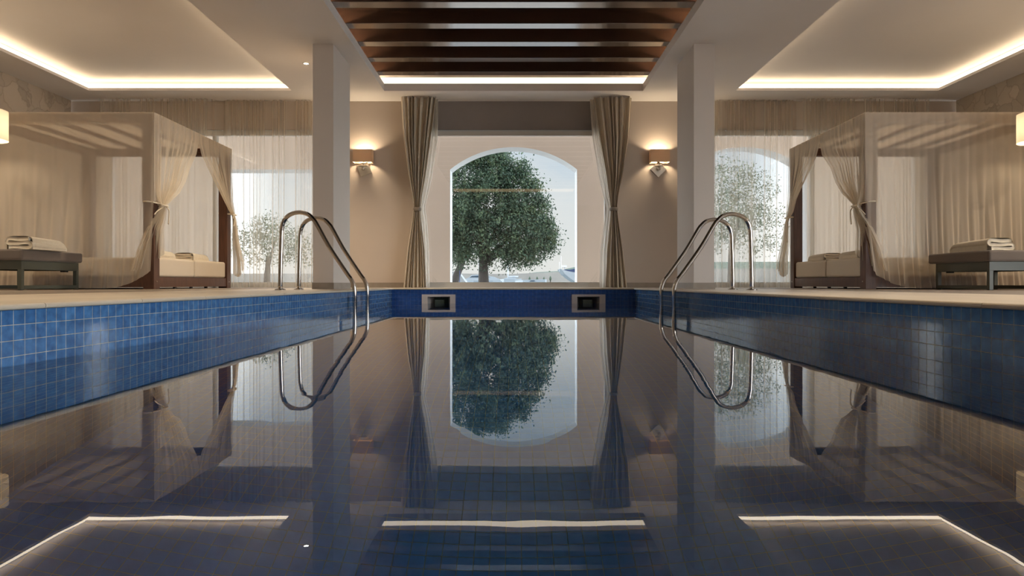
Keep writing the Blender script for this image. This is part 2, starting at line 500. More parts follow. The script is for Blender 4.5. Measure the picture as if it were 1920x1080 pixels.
def child(o, r):
    """hang a part built in world coordinates on its thing"""
    o.parent = r
    o.matrix_parent_inverse = Matrix.Translation(-Vector(r.location))
    return o

def catmull(pts, k=6):
    P = [Vector(p) for p in pts]
    P = [P[0] * 2 - P[1]] + P + [P[-1] * 2 - P[-2]]
    out = []
    for i in range(1, len(P) - 2):
        for j in range(k):
            t = j / k
            a, b, c, d = P[i - 1], P[i], P[i + 1], P[i + 2]
            out.append(0.5 * ((2 * b) + (c - a) * t + (2 * a - 5 * b + 4 * c - d) * t * t + (3 * b - a - 3 * c + d) * t ** 3))
    out.append(P[-2])
    return out

def lerp(a, b, t): return a + (b - a) * t
def interp(keys, t):
    """piecewise smooth interpolation of tuples: keys = [(t, (..)), ...] with t descending or ascending"""
    ks = sorted(keys, key=lambda k: k[0])
    if t <= ks[0][0]: return ks[0][1]
    if t >= ks[-1][0]: return ks[-1][1]
    for (a, va), (b, vb) in zip(ks, ks[1:]):
        if a <= t <= b:
            u = (t - a) / (b - a)
            return tuple(lerp(p, q, u) for p, q in zip(va, vb))

# ================================================================== LARGE STRUCTURE
XW = 6.52                 # side walls
YB = 9.9                  # back wall
YR = -3.2                 # rear wall behind the camera
DZ = 0.198                # deck level
SZ = CZ + 2.69            # soffit
PX, PY0, PY1 = 1.6, -1.4, 8.8

# ---- pool shell
mb = MB(); mb.box(-PX, PX, PY0, PY1, -1.62, -1.52)
tag(mb.build('floor_pool', MT['tile_floor']), 'blue mosaic pool floor', None, None, 'structure')
for s, nm in ((-1, 'wall_pool_left'), (1, 'wall_pool_right')):
    mb = MB(); mb.box(s * PX, s * (PX + 0.2), PY0 - .2, PY1 + .2, -1.62, 0.178)
    tag(mb.build(nm, MT['tile_side']), 'blue mosaic pool side', None, None, 'structure')
SK = (0.835, 1.13)        # skimmer mouth |x| range
SKZ = (-0.10, 0.088)
mb = MB()
for a, b in ((-PX, -SK[1]), (-SK[0], SK[0]), (SK[1], PX)):
    mb.box(a, b, PY1, PY1 + .2, -1.62, 0.178)
for s in (-1, 1):
    mb.box(s * SK[0], s * SK[1], PY1, PY1 + .2, -1.62, SKZ[0]); mb.box(s * SK[0], s * SK[1], PY1, PY1 + .2, SKZ[1], 0.178)
mb.build('wall_pool_far', MT['tile_end'])['kind'] = 'structure'
mb = MB(); mb.box(-PX, PX, PY0 - .2, PY0, -1.62, 0.178)
mb.build('wall_pool_near', MT['tile_end'])['kind'] = 'structure'

# ---- water
mb = MB()
mb.add([(-PX, PY0, 0), (PX, PY0, 0), (PX, PY1, 0), (-PX, PY1, 0)], [(0, 1, 2, 3)])
tag(mb.build('water_surface', MT['water']), 'still blue swimming pool water mirroring the arched window', 'pool water', None, 'structure')

# ---- coping stones and deck
cop = MB()
def nose(cx, pts):  # rounded edge profile
    return pts
PITCH = 0.588
R = 0.0095
def coping_profile(w):
    p = [(w, DZ - .02), (w, DZ)]
    for k in range(7):
        a = PI / 2 + PI * k / 6
        p.append((-0.012 + R * math.cos(a), DZ - R + R * math.sin(a)))
    return p
prof = coping_profile(0.34)
for s in (-1, 1):
    y = 2.26 - 8 * PITCH
    while y < PY1:
        y0, y1 = max(y, PY0 - .3) + 0.0015, min(y + PITCH, PY1 + .3) - 0.0015
        if y1 > y0 + .02:
            cop.prism([(s * (PX + a), z) for a, z in prof], 1, y0, y1)
        y += PITCH
x = -PX + 0.0
k = -3
while k < 3:
    x0, x1 = max(k * PITCH, -PX) + .0015, min((k + 1) * PITCH, PX) - .0015
    cop.prism([(PY1 + a, z) for a, z in prof], 0, x0, x1)
    cop.prism([(PY0 - a, z) for a, z in prof], 0, x0, x1)
    k += 1
tag(cop.build('floor_coping', MT['coping'], fix=True), 'pale travertine coping stones round the pool', None, None, 'structure')
mb = MB()
for s in (-1, 1):
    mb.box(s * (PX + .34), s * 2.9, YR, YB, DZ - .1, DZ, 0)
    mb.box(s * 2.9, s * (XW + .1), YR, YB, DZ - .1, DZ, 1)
mb.box(-PX - .34, PX + .34, PY1 + .34, YB, DZ - .1, DZ, 0)
mb.box(-PX - .34, PX + .34, YR, PY0 - .34, DZ - .1, DZ, 0)
tag(mb.build('floor', [MT['deckp'], MT['deckd']]), 'plank-look pool deck', None, None, 'structure')

# ---- back wall with three glazed openings
HZ = CZ + 2.27            # head of the openings
mb = MB()
for a, b in ((-XW - .1, -6.0), (-2.86, -1.40), (1.40, 2.86), (6.0, XW + .1)):
    mb.box(a, b, YB, YB + .22, DZ - .1, SZ + .1)
for a, b in ((-6.0, -2.86), (2.86, 6.0)):
    mb.box(a, b, YB, YB + .22, HZ, SZ + .1)
mb.build('wall_back', MT['wall'])['kind'] = 'structure'
mb = MB(); mb.box(-1.40, 1.40, YB, YB + .22, HZ, SZ + .1)  # lintel wall, its shade put into a darker colour
tag(mb.build('trim_1', MT['shaded_lintel']), 'wall above the central window, shade put into its taupe colour', None, None, 'structure')
# side walls
for s, nm in ((-1, 'wall_left'), (1, 'wall_right')):
    mb = MB(); mb.box(s * XW, s * (XW + .2), 4.6 if s > 0 else YR, 9.86, DZ - .1, SZ + .1)
    if s < 0:
        tag(mb.build(nm, MT['stone']), 'irregular beige stone wall', None, None, 'structure')
        continue
    mb.box(s * XW, s * (XW + .2), YR, -2.4, DZ - .1, SZ + .1)
    mb.box(s * XW, s * (XW + .2), -2.4, 4.6, 2.75, SZ + .1); mb.box(s * XW, s * (XW + .2), -2.4, 4.6, DZ - .1, DZ + .1)
    mb.box(s * XW, s * (XW + .2), 1.0, 1.3, DZ + .1, 2.75)
    tag(mb.build(nm, MT['stone']), 'irregular beige stone wall', None, None, 'structure')
# rear wall behind the camera
mb = MB()
mb.box(-XW - .2, XW + .2, YR - .2, YR, DZ - .1, SZ + .1)
mb.build('wall_rear', MT['wall'])['kind'] = 'structure'

# ---- ceiling
LIP = 0.037
SO = (3.10, 5.93)         # side recess |x|
SY = (-1.0, 9.35)
CO = 1.81; CYR = (-0.75, 9.365)
mb = MB()
z0, z1 = SZ, SZ + LIP
mb.box(-XW - .1, XW + .1, 9.365, YB + .02, z0, z1)
mb.box(-XW - .1, XW + .1, YR, -1.0, z0, z1)
for s in (-1, 1):
    mb.box(s * CO, s * SO[0], -1.0, 9.365, z0, z1)
    mb.box(s * SO[1], s * (XW + .1), -1.0, 9.365, z0, z1)
    mb.box(s * SO[0], s * SO[1], 9.35, 9.365, z0, z1)
    # upper level of side recess
    rw = 0.16
    mb.box(s * (SO[0] - rw), s * (SO[1] + rw), SY[0] - rw, SY[1] + rw, SZ + .170, SZ + .21)
    mb.box(s * (SO[0] - rw - .03), s * (SO[0] - rw), SY[0] - rw, SY[1] + rw, z1, SZ + .21)
    mb.box(s * (SO[1] + rw), s * (SO[1] + rw + .03), SY[0] - rw, SY[1] + rw, z1, SZ + .21)
    mb.box(s * (SO[0] - rw), s * (SO[1] + rw), SY[1] + rw, SY[1] + rw + .03, z1, SZ + .21)
    mb.box(s * (SO[0] - rw), s * (SO[1] + rw), SY[0] - rw - .03, SY[0] - rw, z1, SZ + .21)
mb.box(-CO, CO, -1.0, CYR[0], z0, z1)
# centre recess: lip ring, channel walls, dark top
L2 = SZ + .105
mb.box(-CO - .03, -CO, CYR[0] - .03, CYR[1] + .03, z1, L2); mb.box(CO, CO + .03, CYR[0] - .03, CYR[1] + .03, z1, L2)
mb.box(-CO, CO, CYR[1], CYR[1] + .03, z1, L2); mb.box(-CO, CO, CYR[0] - .03, CYR[0], z1, L2)
cw = 0.25
for s in (-1, 1):
    mb.box(s * (CO + cw), s * (CO + cw + .03), CYR[0] - cw, CYR[1] + cw, z1, SZ + .6)
mb.box(-CO - cw, CO + cw, CYR[1] + cw, CYR[1] + cw + .03, z1, SZ + .6)
mb.box(-CO - cw, CO + cw, CYR[0] - cw - .03, CYR[0] - cw, z1, SZ + .6)
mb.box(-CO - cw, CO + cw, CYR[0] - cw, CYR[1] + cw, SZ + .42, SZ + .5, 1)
mb.box(-XW - .3, XW + .3, YR - .2, YB + .22, SZ + .6, SZ + .75)
tag(mb.build('ceiling', [MT['ceil'], MT['dark']]), 'white ceiling with three lit recesses', None, None, 'structure')

# ---- columns
for s, nm in ((-1, 'column_left'), (1, 'column_right')):
    mb = MB(); mb.box(s * 2.025, s * 2.256, 7.52, 8.28, DZ, SZ)
    tag(mb.build(nm, MT['column']), 'square painted column', None, None, 'structure')
    mb = MB(); mb.box(s * 2.018, s * 2.263, 7.512, 8.288, DZ, DZ + .072)
    mb.build('baseboard_column_' + ('left' if s < 0 else 'right'), MT['base'])['kind'] = 'structure'
for a, b, nm in ((-2.86, -1.40, 'baseboard_left'), (1.40, 2.86, 'baseboard_right')):
    mb = MB(); mb.box(a, b, YB - .012, YB, DZ, DZ + .075)
    mb.build(nm, MT['base'])['kind'] = 'structure'

mb = MB(); mb.box(-XW - 4, XW + 4, YB + .02, YB + .22, SZ + .76, 8.5)  # unseen upper facade added to keep sky light off the arcade wall
mb.build('wall_sky_block', MT['stucco'])['kind'] = 'structure'

# ---- glazing of the three openings
def window(name, x0, x1, mull, label):
    r = MB()
    z0, z1 = DZ, HZ
    y0, y1 = YB + .02, YB + .09
    r.box(x0, x1, y0, y1, z0, CZ + .014)                     # threshold rail
    r.box(x0, x1, y0, y1, z1 - .055, z1)
    r.box(x0, x1, y0 - .05, y0, z1 - .095, z1 - .03)           # pelmet rail
    r.box(x0, x1, y0 - .055, y0 - .04, z1 - .03, z1 - .012, 1)
    r.box(x0, x0 + .05, y0, y1, z0, z1); r.box(x1 - .05, x1, y0, y1, z0, z1)
    for m in mull:
        r.box(m - .03, m + .03, y0, y1, z0, z1)
    o = tag(r.build(name, [MT['frame'], MT['white']]), label, None, None, 'structure')
    g_ = MB()
    g_.add([(x0, y0 + .03, z0), (x1, y0 + .03, z0), (x1, y0 + .03, z1), (x0, y0 + .03, z1)], [(0, 1, 2, 3)])
    g_.build('pane', MT['glass'], o)
    return o
window('window_1', -1.40, 1.40, (), 'wide frameless window onto the arcade')
window('window_2', -6.0, -2.86, (-4.43,), 'window behind the left sheers')
window('window_3', 2.86, 6.0, (4.43,), 'window behind the right sheers')

# ---- arcade wall outside
AY0, AY1 = 12.3, 12.72
AH = 4.7
arc = MB()
HW = 1.166
SPR = CZ + 2.09; RISE = 0.41
RAD = (HW * HW + RISE * RISE) / (2 * RISE)
def arch_z(dx, flat): return SPR if flat else SPR + math.sqrt(max(0, RAD * RAD - dx * dx)) - (RAD - RISE)
ops = [(-4.23, True), (0.0, False), (4.23, False)]
edges = [-11.0]
for c_, fl in ops:
    arc.box(edges[-1], c_ - HW, AY0, AY1, 0.0, AH)
    edges.append(c_ + HW)
    N = 28
    for i in range(N):
        a = -HW + 2 * HW * i / N; b = -HW + 2 * HW * (i + 1) / N
        za, zb = arch_z(a, fl), arch_z(b, fl)
        v = [(c_ + a, AY0, za), (c_ + b, AY0, zb), (c_ + b, AY0, AH), (c_ + a, AY0, AH), (c_ + a, AY1, za), (c_ + b, AY1, zb), (c_ + b, AY1, AH), (c_ + a, AY1, AH)]
        arc.add(v, [(0, 1, 2, 3), (5, 4, 7, 6), (3, 2, 6, 7)], 0)
        arc.add([v[0], v[1], v[5], v[4]], [(0, 3, 2, 1)], 1)
    for s in (-1, 1):   # white jamb skins, sky light put into their bluish colour
        xx = c_ + s * (HW - .001)
        arc.add([(xx, AY0, 0), (xx, AY1, 0), (xx, AY1, arch_z(HW, fl)), (xx, AY0, arch_z(HW, fl))], [(0, 1, 2, 3)], 1)
arc.box(edges[-1], 11.0, AY0, AY1, 0.0, AH)
tag(arc.build('wall_arcade', [MT['stucco'], MT['white']]), 'pink beige arcade wall with arches', None, None, 'structure')
mb = MB(); mb.box(-11, 11, YB + .22, 14.5, -.2, DZ - .03)
mb.build('floor_terrace', MT['deckp'])['kind'] = 'structure'
mb = MB(); mb.box(-60, 60, 14.5, 36, -1.2, -0.75)
mb.build('ground_quay', MT['ground'])['kind'] = 'structure'
mb = MB(); mb.box(-400, 400, 36, 420, -1.6, -1.4)
mb.build('sea', MT['sea'])['kind'] = 'structure'
mb = MB(); mb.box(-30, 30, -30, YR - .2, -1.0, 0.05); mb.box(-30, -XW - .3, YR - .2, 9.8, -1.0, 0.05); mb.box(XW + .3, 30, YR - .2, 9.8, -1.0, 0.05)
mb.build('ground_garden', MT['ground'])['kind'] = 'structure'

# ================================================================== CEILING THINGS
# beams
Bz = SZ + .11
pitch = 0.552; bw_ = 0.148
ys = [9.02 - bw_ - pitch * k for k in range(18)]
ords = ['farthest', 'second', 'third', 'fourth', 'fifth', 'sixth', 'seventh', 'eighth', 'ninth', 'tenth', 'eleventh', 'twelfth', 'thirteenth', 'fourteenth', 'fifteenth', 'sixteenth', 'seventeenth', 'eighteenth']
mb = MB(); mb.box(-(CO + cw), CO + cw, 0, bw_, 0, .30)
bm0 = None
for k, y in enumerate(ys):
    if y < CYR[0] + .55: break
    if bm0 is None:
        o = mb.build('ceiling_beam', MT['beam'], bevel=0.004); bm0 = o
    else:
        o = bm0.copy(); COL.objects.link(o)
    o.location = (0, y, Bz)
    lab = 'dark walnut beam across the central ceiling recess, ' + ('closest to the window wall' if k == 0 else ords[k] + ' from the window wall')
    tag(o, lab, 'ceiling beam', 'dark walnut beams across the central ceiling recess', 'thing')

def ring_led(name, x0, x1, y0, y1, w, z, mat, label):
    m = MB(); t = .012
    m.box(x0 - w, x0 - w + t, y0 - w, y1 + w, z, z + .008); m.box(x1 + w - t, x1 + w, y0 - w, y1 + w, z, z + .008)
    m.box(x0 - w + t, x1 + w - t, y1 + w - t, y1 + w, z, z + .008); m.box(x0 - w + t, x1 + w - t, y0 - w, y0 - w + t, z, z + .008)
    tag(m.build(name, mat), label, 'cove light')
ring_led('cove_light', -SO[1], -SO[0], SY[0], SY[1], .09, SZ + LIP + .001, MT['led'], 'warm light strip in the cove of the left ceiling recess')
ring_led('cove_light', SO[0], SO[1], SY[0], SY[1], .09, SZ + LIP + .001, MT['led'], 'warm light strip in the cove of the right ceiling recess')
ring_led('cove_light', -CO, CO, CYR[0], CYR[1], .215, SZ + LIP + .001, MT['ledc'], 'warm light strip in the cove around the beamed recess')

# glowing strips added on the faces of the side coves for the light wash above each lip
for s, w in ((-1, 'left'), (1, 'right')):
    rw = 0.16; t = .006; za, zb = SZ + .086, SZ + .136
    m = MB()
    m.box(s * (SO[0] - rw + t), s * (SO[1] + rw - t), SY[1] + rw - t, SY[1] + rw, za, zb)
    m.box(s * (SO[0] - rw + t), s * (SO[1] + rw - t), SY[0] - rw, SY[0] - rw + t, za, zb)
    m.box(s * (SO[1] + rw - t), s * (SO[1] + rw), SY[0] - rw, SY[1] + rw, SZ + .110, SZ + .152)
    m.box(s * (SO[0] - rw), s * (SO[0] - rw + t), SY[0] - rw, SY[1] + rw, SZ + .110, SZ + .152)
    tag(m.build('cove_wash_glow', MT['glowb'], fix=True), 'glowing cream line added for the light wash round the ' + w + ' ceiling recess', 'cove light')

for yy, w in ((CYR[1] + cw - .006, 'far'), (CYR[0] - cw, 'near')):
    m = MB(); m.box(-CO - cw + .01, CO + cw - .01, yy, yy + .006, SZ + .17, SZ + .26)  # glowing band added in place of wall wash, for brighter reflections
    tag(m.build('cove_wash_glow', MT['glowd' if w == 'far' else 'glowe']), 'glowing cream band added for the light wash at the ' + w + ' end of the beamed ceiling recess', 'cove light')

# downlights: one in view beside the left column, the unseen rest added to light the beds and deck
dl_em = emit('downlight face', (1, .86, .66), 30)
def downlight(x, y, label):
    r = root('recessed_downlight', (x, y, SZ), label, 'downlight')
    m = MB(); m.lathe([(.030, -.001), (.030, -.006), (.042, -.006), (.044, -.001)], (0, 0, 0), 32, cap=False)
    m.build('trim_ring', MT['nickel'], r, smooth=True)
    m = MB(); m.lathe([(.0001, -.003), (.029, -.003)], (0, 0, 0), 24, cap=False)
    m.build('lamp_face', dl_em, r)
    L = bpy.data.lights.new('downlight_lamp', 'SPOT'); L.energy = SPOT_W; L.color = (1, .80, .56); L.spot_size = math.radians(120); L.spot_blend = .8; L.shadow_soft_size = .025
    lo = bpy.data.objects.new('lamp', L); COL.objects.link(lo); lo.parent = r; lo.location = (0, 0, -.02)
downlight(-2.54, 8.19, 'small round bright downlight in the ceiling beside the left column')
for s, w in ((-1, 'left'), (1, 'right')):
    downlight(s * 2.54, 2.6, 'added unseen ceiling downlight over the ' + w + ' deck, nearer the camera than the column')
    downlight(s * 6.22, 5.6, 'added unseen ceiling downlight close to the ' + w + ' stone wall')

# ================================================================== CURTAINS
def drape_mesh(rows, nf, amp, nu, nv, seed, hem=0.0, ampk=None, zfun=None, rough=1.0):
    """rows: [(z, (ax, ay, bx, by))] ends of the cloth at each height; folds run perpendicular to the line A-B"""
    rnd = random.Random(seed)
    ph = rnd.uniform(0, 6.28)
    zt = max(k[0] for k in rows); zb = min(k[0] for k in rows)
    w = [(rnd.uniform(.55, 1.0), rnd.uniform(0, 6.28)) for _ in range(3)]
    def warp(u):  # uneven fold spacing
        return u + .035 * math.sin(2 * PI * (u * 1.7 + w[0][1])) + .018 * math.sin(2 * PI * (u * 4.3 + w[1][1]))
    def fn(u, v):
        z = lerp(zt, zb, v)
        if zfun: z = zfun(u, z, v)
        ax, ay, bx, by = interp(rows, z)
        d = Vector((bx - ax, by - ay, 0)); n = Vector((-d.y, d.x, 0))
        n = n.normalized() if n.length > 1e-6 else Vector((0, 1, 0))
        k = ampk(v) if ampk else 1.0
        q = 2 * PI * nf * warp(u) + ph
        a = amp * k * (math.sin(q + rough * .5 * math.sin(3.1 * v + u * 9)) + rough * .35 * math.sin(2.3 * q + 1.3 + 1.7 * v) + rough * .25 * noise.noise(Vector((u * 14 + seed, v * 3, 0))))
        s = -amp * k * .35 * math.cos(q)
        dn = d.normalized() if d.length > 1e-6 else d
        p = Vector((ax, ay, 0)) + d * u + n * a + dn * s * math.sin(PI * min(1, u * 8)) * math.sin(PI * min(1, (1 - u) * 8)) * .8
        dz = hem * noise.noise(Vector((u * 9, seed, v))) * v
        return (p.x, p.y, z + dz)
    m = MB(); m.grid(fn, nu, nv)
    return m

def sheer_panel(name, x0, x1, y, nf, seed, label, cat, mat, group=None, zt=SZ - .002):
    rows = [(zt, (x0, y, x1, y)), (DZ + .004, (x0 + .02, y, x1 - .02, y))]
    m = drape_mesh(rows, nf, .036, int(nf * 20), 14, seed, ampk=lambda v: .7 + .4 * v, rough=.4)
    return tag(m.build(name, mat, smooth=True), label, cat, group)
CG = 'sheer curtains along the window wall'
sheer_panel('sheer_curtain', -6.02, -4.40, 9.755, 20, 1, 'long sheer cream curtain on the left, behind the left canopy bed', 'curtain', MT['sheer'], CG)
sheer_panel('sheer_curtain', -4.385, -2.90, 9.835, 18, 2, 'long sheer cream curtain between the left canopy bed and the left column', 'curtain', MT['sheer'], CG)
sheer_panel('sheer_curtain', 2.93, 4.10, 9.835, 15, 3, 'long sheer cream curtain beside the right column, arch glowing through it', 'curtain', MT['sheer'], CG)
sheer_panel('sheer_curtain', 4.115, 6.05, 9.755, 24, 4, 'long sheer cream curtain on the right, behind the right canopy bed', 'curtain', MT['sheer'], CG)

DC = 9.74
PXM = DC / F
def tied(name, s, keys, nf, amp, seed, mat, label, y, tiemat=None):
    """keys: (pixel row, inner u, outer u) measured from the view axis"""
    rows = []
    sc_ = y / F
    for (py, ui, uo) in keys:
        rows.append((CZ + (531 - py) * sc_, (s * ui * sc_, y, s * uo * sc_, y)))
    rows[0] = (SZ - .002, rows[0][1]); rows[-1] = (DZ + .004, rows[-1][1])
    zt = CZ + (531 - 390) * sc_
    def ak(v):
        z = lerp(SZ, DZ, v)
        return .95 if abs(z - zt) > .5 else lerp(.55, .95, abs(z - zt) / .5)
    m = drape_mesh(rows, nf, amp, nf * 24, 60, seed, ampk=ak)
    r = root(name, (rows[-1][1][0], y, DZ), label, 'curtain')
    child(m.build('cloth', mat, smooth=True), r)
    return r, zt, rows
rL, zt, rw_ = tied('drape', -1, [(192, 145, 211), (260, 155, 206), (330, 165, 196), (370, 172, 188.5), (390, 174.5, 187), (410, 173.5, 189), (470, 166, 199), (538, 163, 206)], 7, .052, 11, MT['drape'], 'taupe lined drape tied back at the left side of the central window', DC - .06)
rR, zt2, _ = tied('drape', 1, [(192, 149, 222), (260, 161, 217), (330, 174, 205), (370, 179, 196), (390, 182, 194), (410, 181, 196), (470, 175, 206), (538, 171, 214)], 7, .052, 12, MT['drape'], 'taupe lined drape tied back at the right side of the central window', DC - .06)
for r_, ux in ((rL, -180.7), (rR, 188.0)):
    m = MB()
    yy = DC - .06
    cx = ux * yy / F
    def tf(u, v):
        a = 2 * PI * u
        rr = .030 + .006 * math.cos(2 * PI * v)
        return (cx + 1.65 * rr * math.cos(a), yy + 1.5 * rr * math.sin(a), zt - .045 + .055 * (.5 + .5 * math.sin(2 * PI * v)))
    m.grid(tf, 28, 10)
    child(m.build('tieback', MT['tiet'], smooth=True), r_)
# sheer under-curtains showing at the window side
tied('sheer_curtain', -1, [(192, 141, 165), (260, 142, 170), (330, 152, 176), (370, 161, 180), (390, 166, 184), (410, 162, 184), (470, 158, 182), (538, 157, 186)], 6, .014, 21, MT['sheer2'], 'white sheer tied back along the window side of the left taupe drape', DC + .06)
tied('sheer_curtain', 1, [(192, 143, 170), (260, 148, 176), (330, 160, 186), (370, 169, 188), (390, 174, 192), (410, 171, 192), (470, 163, 190), (538, 161, 192)], 6, .014, 22, MT['sheer2'], 'white sheer tied back along the window side of the right taupe drape', DC + .06)

# ================================================================== LADDERS
def ladder(s, yn, yf, latk, zk, label):
    r = root('pool_ladder', (s * PX, (yn + yf) / 2, DZ), label, 'pool ladder', 'steel pool ladders')
    pr = [(2.245, -.064), (2.2405, .2), (2.233, .45), (2.229, .523), (2.211, .595), (2.17, .647), (2.109, .675), (2.042, .680), (1.975, .660), (1.928, .616), (1.893, .565), (1.770, .344), (1.606, .097), (1.565, .040), (1.539, -.02), (1.529, -.10), (1.529, -.35), (1.529, -1.35)]
    for y in (yn, yf):
        pts = [Vector((s * (1.529 + (a - 1.529) * latk), y, CZ + (b * zk if b > 0 else b))) for a, b in pr]
        m = MB(); m.tube(catmull(pts, 8), .0205, 20)
        child(m.build('handrail', MT['chrome'], smooth=True), r)
        m = MB(); m.lathe([(.022, 0), (.052, 0.0), (.052, .006), (.030, .014), (.022, .016)], (pts[0].x, y, DZ), 28, cap=False)
        child(m.build('floor_flange', MT['chrome'], smooth=True), r)
    for k in range(4):
        z = -.28 - .25 * k
        m = MB(); m.box(s * 1.49, s * 1.565, yn + .012, yf - .012, z - .012, z + .012)
        child(m.build('tread', MT['chrome'], bevel=.006), r)
    return r
ladder(-1, 6.44, 7.00, 1.0, 1.0, 'curved steel pool ladder on the left side of the pool')
ladder(1, 6.38, 6.93, 1.035, .967, 'curved steel pool ladder on the right side of the pool')

# ================================================================== SKIMMERS
for s, w in ((-1, 'left'), (1, 'right')):
    xc = s * .985
    r = root('skimmer', (xc, PY1, 0), 'off-white framed skimmer mouth in the far pool wall, ' + w + ' of the two', 'skimmer', 'skimmers in the far pool wall')
    m = MB(); a, b = .764, 1.206; za, zb = -.125, .117
    m.box(s * a, s * SK[0], PY1 - .014, PY1, za, zb); m.box(s * SK[1], s * b, PY1 - .014, PY1, za, zb)
    m.box(s * SK[0], s * SK[1], PY1 - .014, PY1, SKZ[1], zb); m.box(s * SK[0], s * SK[1], PY1 - .014, PY1, za, SKZ[0])
    child(m.build('face_frame', MT['plastic'], fix=True), r)
    m = MB(); y1 = PY1 + .32
    x0, x1 = s * SK[0], s * SK[1]; z0_, z1_ = SKZ
    i0, i1 = x0 + s * .05, x1 - s * .05
    m.add([(x0, PY1 - .01, z0_), (x1, PY1 - .01, z0_), (x1, PY1 - .01, z1_), (x0, PY1 - .01, z1_), (i0, y1, z0_), (i1, y1, z0_), (i1, y1, z1_ - .02), (i0, y1, z1_ - .02)],
          [(0, 1, 5, 4), (1, 2, 6, 5), (2, 3, 7, 6), (3, 0, 4, 7)], 0)
    m.add([(i0, y1, z0_), (i1, y1, z0_), (i1, y1, z1_ - .02), (i0, y1, z1_ - .02)], [(0, 1, 2, 3)], 1)
    child(m.build('throat', [MT['plastic'], MT['plasticd']]), r)
    m = MB(); m.box(x0 + s * .085, x1 - s * .085, PY1 + .10, PY1 + .115, -.08, .045)
    child(m.build('weir_flap', MT['plasticd'], bevel=.004), r)

# ================================================================== SCONCES
def sconce(x, rot, label):
    y = YB - .09; z = CZ + (531 - 293.2) * y / F
    r = root('wall_sconce', (x, YB, z), label, 'wall lamp', 'wall sconces beside the window')
    w, h, d, t = .1375, .092, .07, .002
    m = MB()
    for (a0, a1, b0, b1) in ((-w, w, -d, -d + t), (-w, w, d - t, d), (-w, -w + t, -d, d), (w - t, w, -d, d)):
        m.box(x + a0, x + a1, y + b0, y + b1, z - h, z + h)
    child(m.build('lamp_shade', MT['shade']), r)
    for zz in (z - h, z + h - .004):
        m = MB()
        m.box(x - w - .001, x + w + .001, y - d - .001, y - d + .003, zz, zz + .004)
        m.box(x - w - .001, x - w + .003, y - d, y + d, zz, zz + .004); m.box(x + w - .003, x + w + .001, y - d, y + d, zz, zz + .004)
        child(m.build('shade_rim', MT['tie']), r)
    m = MB()
    m.lathe([(.004, 0), (.004, .07), (.012, .072), (.012, .10)], (x, y, z - .12), 16)
    m.lathe([(.002, 0), (.044, .001), (.044, .004), (.002, .005)], (x, y, z - .110), 24)
    m.lathe([(.002, 0), (.062, .002), (.062, .007), (.002, .008)], (x, y, z - .148), 24)
    m.lathe([(.006, 0), (.010, .01), (.006, .035)], (x, y, z - .142), 16)
    m.lathe([(.001, -.030), (.014, -.026), (.024, -.012), (.026, 0), (.018, .018), (.001, .024)], (x, y, z - .172), 20)
    child(m.build('stem', MT['nickel'], smooth=True), r)
    m = MB(); m.tube([(x, y, z - .172), (x, YB - .012, z - .172)], .010, 12)
    child(m.build('wall_arm', MT['nickel'], smooth=True), r)
    m = MB(); q = .085
    c_, s_ = math.cos(rot), math.sin(rot)
    P = [(x + a * c_ - b * s_, z - .178 + a * s_ + b * c_) for a, b in ((-q, -q), (q, -q), (q, q), (-q, q))]
    m.prism(P, 1, YB - .022, YB - .0)
    child(m.build('wall_plate', MT['nickel'], fix=True, bevel=.003), r)
    m = MB(); m.lathe([(.001, -.03), (.014, -.024), (.022, 0), (.016, .02), (.008, .035)], (x, y, z - .0), 16)
    child(m.build('bulb', MT['bulb'], smooth=True), r)
    L = bpy.data.lights.new('sconce_lamp', 'POINT'); L.energy = SCONCE_W; L.color = (1, .79, .53); L.shadow_soft_size = .035
    o = bpy.data.objects.new('lamp', L); COL.objects.link(o); o.location = (x, y, z + .01); child(o, r)
sconce(-2.205, math.radians(20), 'square tan wall lamp with a tilted plate, left of the window')
sconce(2.137, math.radians(45), 'square tan wall lamp with a diamond plate, right of the window')

